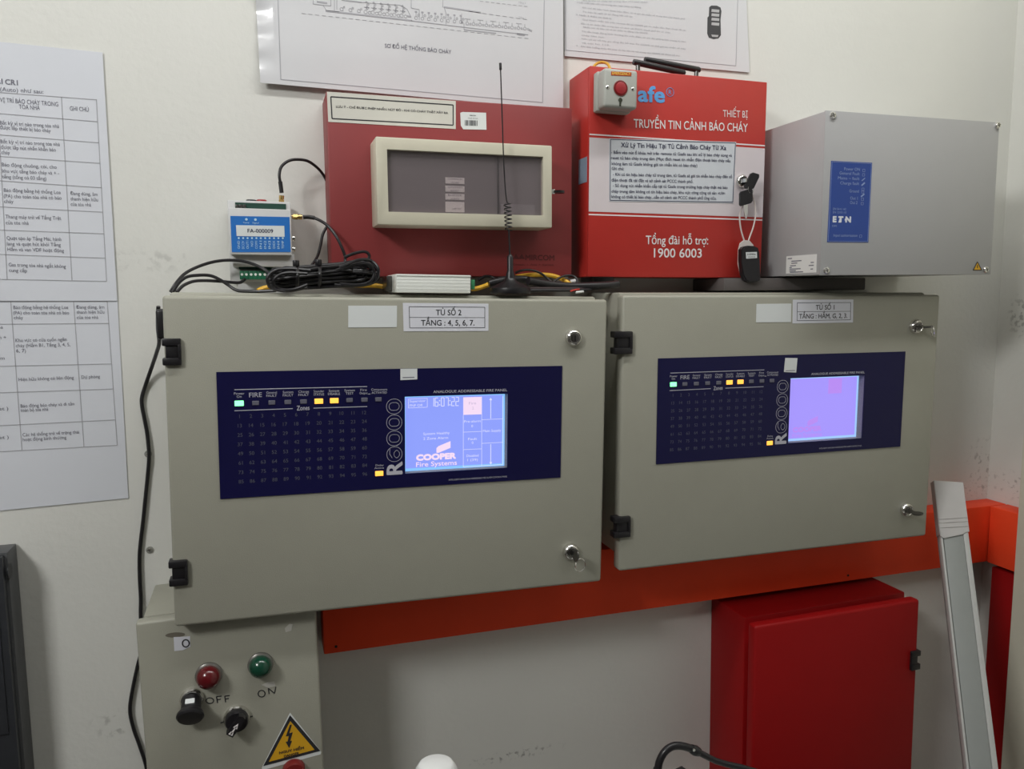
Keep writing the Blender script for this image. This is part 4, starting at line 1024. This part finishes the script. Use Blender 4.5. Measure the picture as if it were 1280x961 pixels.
tb(m, 'diagram', ink_pale, t)
m = MB(); m.text('SƠ ĐỒ HỆ THỐNG BÁO CHÁY', q(481, 59.4), q(564, 67.4), .0056, d1, .006); tb(m, 'lettering', ink_grey, t)
# instructions
t = sheet('instruction_sheet', 'laminated instruction sheet with a printed remote control, above the bright red box', 'poster', [(705, -60), (931, -50), (937, 90.5), (706, 70)], .003, laminate, 0)
D = .003; q = lambda px, py: lc(t, px, py, D); d0, d1 = D-.0001, D+.0004
m = MB(); m.path([q(706, -50), q(707.3, 62.6), q(919.8, 82.2), q(923.3, -40)], .0008, d0, d1); m.build('frame_line', ink_pale, t, smooth=False)
lines = [(728, 1.8, 810, 3.6, 'Xử lý khi có cháy tại trung tâm (Tủ báo cháy):', 0), (724, 4.2, 801, 10.2, 'Lỗi mất kết nối với trung tâm báo cháy tự động', .012), (728, 10.3, 856, 24.6, 'Khi chế độ bảo hành được bảo đảm, tủ sẽ gởi tin nhắn về trung tâm của thành phố', 0),
         (728, 15.5, 791, 21.8, 'Tín hiệu bị ngắt sẽ tự động kết nối lại.', 0), (724, 19.8, 764, 24.2, 'Nhấn 3: Kiểm tra thiết bị', .012), (728, 25.2, 857, 38.8, 'Quý khách nhấn nút trên remote để tủ GSAFE gởi tin nhắn đến điện thoại đã cài', 0),
         (726, 30.3, 838, 41.7, 'đặt và tin nhắn đến trung tâm sở cảnh sát PCCC thành phố khi có cháy.', 0), (729, 34.7, 810, 42.6, 'Nhấn nút: tủ kêu còi và tin nhắn tự động của GSAFE.', 0), (727, 40, 857, 53, 'Tủ vẫn hoạt động bình thường khi mất điện, có pin dự phòng bên trong tủ báo', 0),
         (727, 44.8, 756, 47.6, 'cháy liên tục.', 0), (727, 49.3, 857, 62, 'Nếu có sự cố hãy gọi tổng đài hỗ trợ. Tủ GSAFE có thể gởi tin nhắn về máy', 0), (727, 54.2, 762, 57.6, 'và còi hú 119.', 0), (726, 58.7, 850, 70.6, 'Các tình huống khác, khi thay tủ hãy liên hệ với trung tâm GSAFE để được hỗ trợ.', .006)]
m = MB()
for x0, y0, x1, y1, s_, b_ in lines: m.text(s_, q(x0, y0), q(x1, y1), .0022, d1, b_)
for x, y, s_ in ((721, 3.8, '2.'), (720, 19.2, '3.'), (720, 58, '4.')): m.text(s_, q(x, y), q(x+2.4, y+.2), .0022, d1)
tb(m, 'lettering', ink_pale, t)
m = MB(); m.poly([q(*p) for p in ((886.5, 9), (889, 7), (896, 7.2), (900.5, 9.5), (901.7, 14), (900.5, 25), (901, 44), (898, 48), (892, 49), (886, 47), (884, 42), (884.3, 22), (886, 20))], d0, d1); pic = m.build('remote_picture', mat('dark_print', (.05, .05, .055), .5), t, 'printed picture of a grey remote control', smooth=False)
m = MB()
for y in (11.5, 16.8, 22.2, 28): m.poly([q(*p) for p in ((889.5, y), (899, y+.8), (898.6, y+4.3), (889, y+3.4))], d0, d1+.0002)
m.poly([q(*p) for p in ((889, 43.4), (898, 44), (897, 46.5), (890, 46))], d0, d1+.0002); m.build('printed_buttons', mat('grey_print', (.45, .45, .46), .5), pic, smooth=False)
# left pair of A-size sheets
lower = sheet('procedure_sheet', 'lower printed table sheet on the left wall, below the other table sheet', 'poster', [(-70, 360), (146.5, 371), (160.5, 622.5), (-60, 644)], .0014, paper, 0)
upper = sheet('procedure_sheet', 'upper printed table sheet on the left wall, overlapping the sheet below it', 'poster', [(-80, 44), (128, 65.5), (146.5, 376), (-70, 376)], .0026, paper, 0)
t = upper; D = .0026; q = lambda px, py: lc(t, px, py, D); d0, d1 = D-.0001, D+.0004
m = MB(); wl_ = .0009
hy = [(113.5, 124.3), (142.3, 151.5), (168, 178), (199.5, 205.5), (229, 235), (261.5, 266.5), (290, 293.5), (320.5, 324), (350, 352.3)]
# level lines: x from 0 to right edge; heights read at x=0 and at the right edge
rx = lambda k_: 120.5+k_*1.6
ylist = [(115.5, 124.6), (142, 152), (168.5, 178.4), (195.5, 204), (226, 234.5), (258.5, 265), (287.5, 292), (318, 322.5), (349, 351.5)]
for k_, (ya_, yb2) in enumerate(ylist): m.line(q(-60, ya_-(yb2-ya_)*.5), q(rx(k_), yb2), wl_, d0, d1)
m.line(q(120.5, 124), q(133.3, 351.5), wl_, d0, d1); m.line(q(76.8, 121), q(90, 350.5), wl_, d0, d1); m.line(q(-4, 111), q(9, 349), wl_, d0, d1)
m.build('table_lines', ink_pale, t, smooth=False)
m = MB(); 
m.text('CR1', q(6.5, 105.4), q(22.5, 106.8), .0068, d1, .02); m.text('TẠI', q(-14, 103.6), q(3.5, 105.1), .0068, d1, .02); m.text('hoạt động (Auto) như sau:', q(-40, 111.3), q(54.5, 117.2), .0052, d1)
m.text('VỊ TRÍ BÁO CHÁY TRONG', q(0, 127.4), q(73, 133), .0056, d1); m.text('TÒA NHÀ', q(24, 136), q(50, 137.6), .0056, d1); m.text('GHI CHÚ', q(87.5, 138), q(111, 139.6), .0056, d1)
T_ = [('Bất kỳ vị trí nào trong tòa nhà', 0, 74, 155.5, 160), ('được lắp thiết bị báo cháy', 0, 63.5, 161.2, 165.6), ('Bất kỳ vị trí nào trong tòa nhà', 1, 75, 179, 182.6), ('được lắp nút nhấn khẩn báo', 1.5, 70, 186, 189.4), ('cháy', 2, 12.5, 192.4, 193),
      ('Báo động chuông, còi, cho', 2.5, 71, 207.8, 211), ('khu vực tầng báo cháy và + -', 3, 74, 215.6, 218.6), ('tầng (tổng có 03 tầng)', 3, 58, 222.8, 225.4), ('Báo động bằng hệ thống Loa', 5, 76, 239.6, 242.6), ('(PA) cho toàn tòa nhà có báo', 5, 77, 247, 249.6), ('cháy', 5.5, 17, 253.6, 254),
      ('Thang máy trở về Tầng Trệt', 7, 76.5, 272.8, 274.8), ('của tòa nhà', 7.5, 36, 280.3, 281), ('Quạt tạo áp Tầng Mái, hành', 8.5, 77, 299.6, 301.2), ('lang và quạt hút khói Tầng', 9, 76, 306.6, 308), ('Hầm và van VDF hoạt động', 9.5, 80, 313.6, 315.2),
      ('Gas trong tòa nhà ngắt không', 11, 82.5, 332.8, 335), ('cung cấp', 11.5, 34, 339.8, 340.3), ('Đang dùng, âm', 88, 122, 243.6, 245), ('thanh hiện hữu', 88.3, 122.5, 250.4, 251.8), ('của tòa nhà', 88.6, 114, 257.2, 258)]
for s_, x0, x1, ya_, yb2 in T_: m.text(s_, q(x0, ya_), q(x1, yb2), .0047, d1)
tb(m, 'lettering', ink_grey, t)
t = lower; D = .0014; q = lambda px, py: lc(t, px, py, D); d0, d1 = D-.0001, D+.0004
m = MB()
for xr_, ya_, yb2 in ((134, 377, 376.5), (136.5, 405, 404), (139, 457.5, 454.6), (141.5, 490.5, 486), (143.5, 531.5, 524.6), (146.5, 564, 556.3)): m.line(q(-50, ya_+(ya_-yb2)*.4), q(xr_, yb2), wl_, d0, d1)
m.line(q(134, 376.5), q(146.5, 556.3), wl_, d0, d1); m.line(q(92, 377), q(105, 559), wl_, d0, d1); m.line(q(13.5, 377), q(27.5, 562.5), wl_, d0, d1)
m.build('table_lines', ink_pale, t, smooth=False)
m = MB()
T_ = [('Báo động bằng hệ thống Loa', 17, 85.5, 386.2, 386), ('(PA) cho toàn tòa nhà có báo', 17, 86.5, 393, 392.7), ('cháy', 17.5, 29, 399, 398.8), ('Đang dùng, âm', 95.5, 130.5, 385.8, 385.6), ('thanh hiện hữu', 96, 130.5, 392, 391.8), ('của tòa nhà', 96.3, 123, 398.6, 398.4),
      ('Khu vực có cửa cuốn ngăn', 19.5, 83.5, 427.4, 426), ('cháy (Hầm B1, Tầng 3, 4, 5,', 20, 88, 434, 432.5), ('6, 7)', 20.5, 32.5, 440.4, 440.2), ('Hiện hữu không có liên động', 23.5, 92.5, 476.4, 473.6), ('Dự phòng', 102, 125, 473.2, 472.3),
      ('Báo động báo cháy và di tản', 26, 93, 509.4, 506.4), ('toàn bộ tòa nhà', 26, 60.5, 514.6, 513.2), ('Các hệ thống trở về trạng thái', 28.5, 99, 545.4, 541.6), ('hoạt động bình thường', 28.7, 83, 551.4, 548.4), ('loa', -4, 4, 411, 410.8), ('cuốn +', -12, 8, 424, 423.4), ('điểm', -10, 6, 450, 449.4), ('reset )', -12, 10.5, 513.4, 512.2), ('reset )', -12, 11, 549.4, 548)]
for s_, x0, x1, ya_, yb2 in T_: m.text(s_, q(x0, ya_), q(x1, yb2), .0046, d1)
tb(m, 'lettering', ink_grey, t)

# ------------------------------------------------------------------ beige control box, lower left
D = .147; a = .010
TLc, TRc = at(173.5, 780, D), at(401, 765, D)
cw = at(401, 800, D).x-at(173.5, 800, D).x
bzc = .72-H0
t = thing('control_box', 'beige control box with red and green lamps and a danger sign, below the left panel', 'control box', (at(176, 870, D).x+at(400.5, 870, D).x)/2, bzc, a)
q = lambda px, py, d=D: lc(t, px, py, d)
xl_, xr_ = q(176, 870)[0], q(400.5, 870)[0]; zt_ = q(176, 778)[1]
m = MB(); m.box(xl_+.006, xr_-.006, .0, zt_-.001, .001, D-.025, .003); m.box(xl_+.012, xr_-.012, .005, zt_-.009, D-.026, D-.018); m.build('body', beige, t)
m = MB(); m.box(xl_, xr_, -.002, zt_, D-.0185, D, .004, 3); m.build('door', beige, t)
def lamp(px, py, r, lens, lab):
    c = q(px, py, D+.012); m = MB(); m.lathe((c[0], -D+.0005, c[1]), (0, -1, 0), [(r*1.12, 0), (r*1.12, .004), (r*1.0, .0055), (r*.9, .006), (r*.9, .010), (0, .010)], 32); b = m.build('lamp_bezel', mat('bezel_grey', (.17, .165, .15), .35, .5), t)
    m = MB(); m.lathe((c[0], -D-.006, c[1]), (0, -1, 0), [(r*.98, 0), (r*1.0, .004), (r*.94, .008), (r*.78, .012), (r*.5, .0155), (r*.22, .017), (0, .0173)], 32); m.build('lamp_lens', lens, t, lab)
    return c
lamp(260.3, 848, .0155, red_lens, 'dark red lamp lens'); lamp(325.5, 834.5, .0150, green_lens, 'dark green lamp lens')
# pull knob, drooping
c = q(239.5, 874.5, D+.004)
m = MB(); m.lathe((c[0], -D+.0005, c[1]), (0, -1, 0), [(.0150, 0), (.0150, .004), (.0130, .007), (0, .007)], 28); m.build('knob_collar', chrome, t)
ax = Vector((-.04, -.85, -.53)).normalized(); k0 = Vector((c[0], -D-.002, c[1]))
m = MB(); m.lathe(k0, ax, [(0, 0), (.0122, 0), (.0125, .011), (.0125, .016), (.0150, .019), (.0172, .0225), (.0174, .0255), (.0155, .0280), (0, .0295)], 32); kn = m.build('mushroom_knob', black, t, 'black mushroom knob')
m = MB(); m.box(-.0058, .0058, -.0012, .0012, -.0035, .0035, .0003); tg = m.build('knob_tag', sticker, kn, 'small white tag')
up_v = Vector((0, 0, 1))-ax*ax.z; up_v.normalize(); sv = ax.cross(up_v)
mt = Matrix.Identity(4)
for i in range(3): mt[i][0], mt[i][1], mt[i][2], mt[i][3] = sv[i], ax[i], up_v[i], (k0+ax*.0105+up_v*.0122)[i]
tg.matrix_local = mt
# selector switch
c = q(296, 900, D+.008)
m = MB(); m.lathe((c[0], -D+.0005, c[1]), (0, -1, 0), [(.0175, 0), (.0175, .004), (.0155, .007), (0, .007)], 28); m.build('switch_collar', chrome, t)
m = MB(); m.lathe((c[0], -D-.006, c[1]), (0, -1, 0), [(.0148, 0), (.0148, .007), (.0135, .009), (0, .009)], 32); sw = m.build('selector_switch', black, t, 'black rotary selector switch')
dv = Vector((math.cos(math.radians(52)), math.sin(math.radians(52)))); nv = Vector((-dv.y, dv.x)); cc = Vector(c)
P = lambda u, v: tuple(cc+dv*u+nv*v)
m = MB(); m.poly([P(-.0155, -.005), P(.013, -.005), P(.0145, 0), P(.013, .005), P(-.0155, .005)], D+.012, D+.024); m.build('switch_grip', black, sw)
m = MB(); m.line(P(-.013, 0), P(.000, 0), .0018, D+.0238, D+.0246); m.poly([P(.004, 0), P(-.003, .0030), P(-.003, -.0030)], D+.0238, D+.0246); m.poly([P(-.0135, .003), P(-.0135, -.003), P(-.009, -.0018), P(-.009, .0018)], D+.0238, D+.0246); m.build('arrow', ink_white, sw, smooth=False)
# handwritten words
m = MB(); d0, d1 = D-.0001, D+.0004
def stroke(pts, w_=.0013): m.path([q(*p) for p in pts], w_, d0, d1)
def oval(cx_, cy_, rx_, ry_, n_=12): m.path([q(cx_+rx_*math.cos(2*math.pi*k_/n_), cy_+ry_*math.sin(2*math.pi*k_/n_)) for k_ in range(n_)], .0013, d0, d1, True)
oval(262.3, 875.5, 4.8, 3.6); stroke([(272, 878.4), (270.6, 870.4), (277, 869.8)]); stroke([(271.2, 874.3), (276, 873.6)]); stroke([(282, 877.5), (281, 869.8), (287.2, 869)]); stroke([(281.4, 873.4), (286, 872.8)])
tb(m, 'handwritten_word', ink, t); m = MB(); oval(327, 866.8, 4.4, 4.2); stroke([(336.4, 867), (335.4, 860), (343.2, 866.4), (344.8, 858.2)])
tb(m, 'handwritten_word', ink, t); m = MB(); stroke([(275.6, 903.4), (279, 902.4)], .0016); m.build('tick_mark', ink, t, smooth=False); m = MB(); stroke([(312.5, 896), (316, 894.8)], .0016)
m.build('tick_mark', ink, t, smooth=False)
n = plain_sticker(t, [(217, 796), (229, 795.6), (237.5, 795), (238, 808), (229, 812.3), (218, 813.5)], D, 'round_mark_sticker', label_paper, 'white sticker with a ring mark')
m = MB(); m.path([q(232.3+4.3*math.cos(2*math.pi*k_/14), 803.7+4.6*math.sin(2*math.pi*k_/14)) for k_ in range(14)], .0016, D, D+.0009, True); m.build('ring_mark', ink, n, smooth=False)
m = MB(); pts = [q(219+12.5*math.cos(2*math.pi*k_/16), 793.4+3.2*math.sin(2*math.pi*k_/16)-.06*12*math.cos(2*math.pi*k_/16)) for k_ in range(16)]; m.poly(pts, D-.0003, D+.0003); m.build('oval_mark', mat('taupe_mark', (.16, .145, .115), .6), t)  # flat taupe oval on the door, above the ring sticker
for pts in ([(356, 785), (362, 779.5), (366, 780), (364, 788), (357, 790)], [(327, 856), (334, 852.6), (343, 852), (344, 857.5), (336, 859.4)]):
    plain_sticker(t, pts, D, 'tape_scrap', mat('tape_scrap', (.5, .49, .45), .6))
# danger sign
ap_ = [(362.5, 893.5), (400.3, 938), (329, 957)]
n = plain_sticker(t, [(362.5, 890.5), (401.5, 939.5), (400.8, 942.5), (329, 962), (327, 960)], D, 'danger_sign', sticker, 'triangular yellow danger sign')
C3 = [Vector(q(*p)) for p in ap_]; cen = (C3[0]+C3[1]+C3[2])/3
m = MB(); m.poly([tuple(p) for p in C3], D, D+.0009); m.build('sign_border', ink, n, smooth=False)
m = MB(); m.poly([tuple(cen+(p-cen)*.80) for p in C3], D, D+.0013); m.build('sign_field', yellow, n, smooth=False)
m = MB(); d1 = D+.0017
m.poly([q(*p) for p in ((362.5, 905), (357.2, 919.5), (361, 918.8), (359.4, 926), (357, 926.3), (361.4, 934), (365, 925), (362.6, 925.4), (365.8, 914.5), (361.6, 915.6), (364.6, 905))], D+.001, d1)
m.text('NGUY HIỂM', q(349, 941.8), q(380, 935.3), .0040, d1, .03); m.text('DANGER', q(355, 946), q(374, 941.8), .0038, d1, .03); tb(m, 'lettering', ink, n)
c = q(367.5, 966, D+.01)
m = MB(); m.lathe((c[0], -D, c[1]), (0, -1, 0), [(.0155, 0), (.0155, .010), (.0140, .013), (0, .014)], 28); m.build('stop_button', mat('dark_red_button', (.17, .012, .012), .4), t, 'red button at the bottom')

# ------------------------------------------------------------------ deep red cabinet, lower right
D = .142
zt_ = (at(948, 784, D).z+at(1150, 748, D).z)/2-H0; x0, x1 = at(945.5, 870, D).x, at(1147, 870, D).x
tl_ = (at(1150, 748, D).z-at(948, 784, D).z)/(at(1150, 748, D).x-at(948, 784, D).x)
t = thing('red_cabinet', 'deep red steel cabinet on the wall under the orange trunking', 'cabinet', (x0+x1)/2, zt_-.62, tl_*.5)
hw = (x1-x0)/2; ht = .62
m = MB(); m.box(-hw+.002, hw-.001, .004, ht+.002, .001, D-.034, .003); m.box(-hw+.03, hw-.03, .03, ht-.03, D-.036, D-.020); m.build('body', box_red, t)
m = MB(); m.box(-hw, hw, 0, ht, D-.0215, D, .005, 3); m.build('door', box_red, t)
a_, b_ = lc(t, 1140, 839, D+.006), lc(t, 1152, 813.5, D+.006)
hinge_o = MB(); hh_ = b_[1]-a_[1]; X0, X1 = a_[0], hw+.003
hinge_o.box(X0, X1, a_[1], a_[1]+hh_*.30, D-.014, D+.005, .001); hinge_o.box(X0, X1, b_[1]-hh_*.28, b_[1], D-.014, D+.005, .001); hinge_o.box(X0, X1-.006, a_[1]+hh_*.25, b_[1]-hh_*.25, D-.012, D+.004, .001)
hinge_o.build('hinge', black, t)

# ------------------------------------------------------------------ white plastic profile leaning in the corner
A0, A1 = at(1181, 605, .085), at(1223.5, 965, .30)
dr = (A1-A0); Lg = dr.length*1.0
dn = dr.normalized(); foot = A0+dn*((A0.z-.0)/(-dn.z))
t = bpy.data.objects.new('plastic_profile', None); COL.objects.link(t); t.empty_display_size = .05
tag(t, 'long white plastic trunking profile leaning against the wall right of the right panel', 'trunking')
side = Vector((.9, -.40, 0)); side = (side-dn*side.dot(dn)).normalized(); nor = side.cross(dn).normalized()
if nor.y > 0: nor = -nor
up_ = -dn
M4 = Matrix.Identity(4)
for i in range(3): M4[i][0], M4[i][1], M4[i][2], M4[i][3] = side[i], -nor[i], up_[i], foot[i]
t.matrix_world = M4
LL = (A0-foot).length; w2 = .0245
m = MB(); m.box(-w2, w2, .002, LL, .0, .004); m.box(-w2, -w2+.0040, .002, LL, 0, .016, .001); m.box(w2-.009, w2, .002, LL, 0, .016, .001); m.build('channel', mat('white_channel', (.44, .445, .43), .5), t)
m = MB(); m.box(-w2+.0055, w2-.0095, .002, LL-.095, .003, .0150, .0006); m.build('cover_strip', mat('grey_white_plastic', (.26, .275, .265), .5), t, 'greyer inset cover strip')
m = MB(); top_, bot_ = LL, LL-.105
pts = [(-w2-.001, top_), (w2+.001, top_), (w2+.001, bot_+.012), (w2-.006, bot_+.010), (w2-.011, bot_+.006), (0, bot_+.002), (-w2+.004, bot_-.004), (-w2-.001, bot_)]
m.poly(pts, .0160, .0178); m.box(-w2-.0016, -w2-.0002, bot_+.002, top_, .001, .0178)
for k_, dz in enumerate((.018, .027, .034)): m.tube([Vector((-w2, -.0180, bot_+dz-.003)), Vector((-.004, -.0186, bot_+dz)), Vector((w2, -.0180, bot_+dz+.004))], .0007, 6, 4)
m.build('tape_wrap', mat('white_tape', (.47, .455, .445), .55), t, 'torn wrinkled white tape at the top')

# ------------------------------------------------------------------ black wall rack at the left edge
D = .055
xr_, zt_ = at(5.5, 694, D).x, at(5.5, 694, D).z-H0
xl_ = -.62
t = thing('server_rack', 'dark grey steel rack at the bottom left edge', 'rack', (xr_+xl_)/2, .25-H0)
hw = (xr_-xl_)/2; ht = zt_+H0-.25
m = MB(); m.box(-hw, hw, 0, ht, .002, D-.012, .0008); m.build('body', rack_side, t)
m = MB(); m.box(-hw+.001, hw-.0035, .002, ht-.003, D-.012, D, .001); m.build('front_door', blackbox, t)
m = MB(); m.box(-hw+.004, hw-.012, ht-.25, ht-.02, D-.0005, D+.002, .0008); m.build('upper_panel', mat('slate_panel', (.035, .038, .045), .35), t)
c = at_x(12, 713, xr_); m = MB(); m.lathe((hw-.0005, c.y, c.z-.25), (1, 0, 0), [(0, 0), (.0105, 0), (.0105, .0012), (.0085, .0014), (0, .0004)], 24); m.build('finger_hole', blackbox, t)

# ------------------------------------------------------------------ black cable down the wall, anchors
t0 = [(198, 383, .09), (197.4, 395, .085), (197.6, 412, .08), (199, 428, .06), (196, 440, .04), (190, 458, .015), (183, 478, .005), (178, 494, .0035), (177.3, 505, .0035), (180.5, 523, .0035), (184, 542, .0035), (185.8, 560, .0045), (186.3, 572, .0045), (185, 590, .0035), (182, 620, .0035), (179, 650, .0035), (175.5, 680, .0035), (174.3, 700, .0035), (174.8, 725, .004), (176, 748, .004), (175.8, 768, .006), (177, 784, .0045), (177.5, 800, .004), (175.5, 818, .004), (172, 832, .004), (167, 855, .004), (163, 878, .004), (163, 893, .004), (167.5, 912, .004), (174, 930, .004), (182, 955, .004), (188, 985, .004)]
m = MB(); m.tube([V(*p) for p in t0], .0027, 8, 6); single(m, 'wall_cable', rubber, 'black cable winding down the wall left of the left panel and control box', 'cable')
m = MB(); m.box(at(197, 400, .10).x-.001, at(214, 400, .10).x, at(198, 424, .10).z, at(198, 386, .10).z, .09, .112, .004, 3)
single(m, 'cable_clip', black, 'black clip holding the cable at the upper left side of the left panel', 'clip')
for px, py, lab in ((185, 567.5, 'upper of two wall anchor screws left of the left panel, crossed by the cable'), (187, 687.5, 'lower of two wall anchor screws left of the left panel')):
    p = at(px, py, .002); o = thing('anchor_screw', lab, 'screw', p.x, p.z-H0, group='wall anchor screws')
    m = MB(); m.lathe((0, 0, 0), (0, -1, 0), [(.0052, 0), (.0052, .0012), (.0040, .0016), (.0038, .0005), (0, .0005)], 20); m.build('wall_plug', mat('grey_plug', (.32, .32, .29), .6), o)
    m = MB(); m.lathe((0, 0, 0), (0, -1, 0), [(.0030, .0004), (.0030, .0022), (.0022, .0030), (0, .0031)], 6); m.build('screw_head', chrome, o)

# ------------------------------------------------------------------ desk edge things at the bottom of the picture
dz_ = .70
td = thing('desk', 'plain grey desk below the panels, carrying the canister and the bent rod stand', 'desk', .55, -H0, 0, -.62)
m = MB(); m.box(-.20, .38, dz_-.03, dz_, -.33, .25, .004); m.build('desk_top', lgrey, td)
for sx in (-.17, .35):
    for sd in (-.30, .22): m = MB(); m.box(sx-.015, sx+.015, 0, dz_-.03, sd-.015, sd+.015, .002); m.build('leg', dark_metal, td)
dk = .42
pc = at(545, 953.5, dk); rr_ = (at(572, 961, dk).x-at(518, 961, dk).x)/2
m = MB(); hz = pc.z-dz_
m.lathe((pc.x, -dk, dz_), (0, 0, 1), [(0, 0), (rr_*.94, 0), (rr_, .004), (rr_*1.02, hz-.016), (rr_*.96, hz-.008), (rr_*.80, hz-.0015), (rr_*.70, hz), (0, hz+.0004)], 36)
single(m, 'canister', mat('white_canister', (.74, .75, .74), .4), 'white rounded canister top peeking in at the bottom edge', 'canister')
dk = .44
foot1 = at(818, 975, dk); 
L = [V(820, 985, dk), V(822.5, 961, dk), V(825, 950, dk), V(831, 939.5, dk), V(840, 933, dk), V(850, 932, dk), V(861, 934.5, dk), V(869, 938, dk)]
base = Vector((V(820, 985, dk).x, -dk, dz_))
t = bpy.data.objects.new('rod_stand', None); COL.objects.link(t); t.location = base; tag(t, 'black bent rod stand with riveted joint, before the deep red cabinet', 'stand')
m = MB(); m.tube([Vector((L[0].x, L[0].y, dz_))-base]+[p-base for p in L], .0046, 12, 6); m.build('bent_rod', black, t)
Jp = [V(864, 935.5, dk-.0), V(869, 938, dk), V(874, 940, dk)]
m = MB(); m.tube([p-base for p in Jp], .006, 12, 4, radii=[.0052, .0064, .0050]); jo = m.build('joint', black, t)
c = V(867, 937, dk+.0062)-base; m = MB(); m.cyl(c, (0, -1, 0), .0018, .0012, 12); m.build('rivet', chrome, jo)
e_ = V(975, 990, dk+.012); m = MB(); m.tube([p-base for p in (V(872, 939.5, dk), V(895, 951, dk+.004), e_, Vector((e_.x+.02, e_.y-.005, dz_+.004)))], .0038, 12, 5); m.build('arm', black, t)
t2 = at(852, 957, dk+.03)
m = MB(); hz = t2.z-dz_; m.lathe((t2.x, -dk-.03, dz_), (0, 0, 1), [(0, 0), (.018, 0), (.0185, hz*.8), (.014, hz*.95), (0, hz)], 24)
single(m, 'rubber_knob', black, 'black rounded knob just peeking in under the bent rod', 'knob')
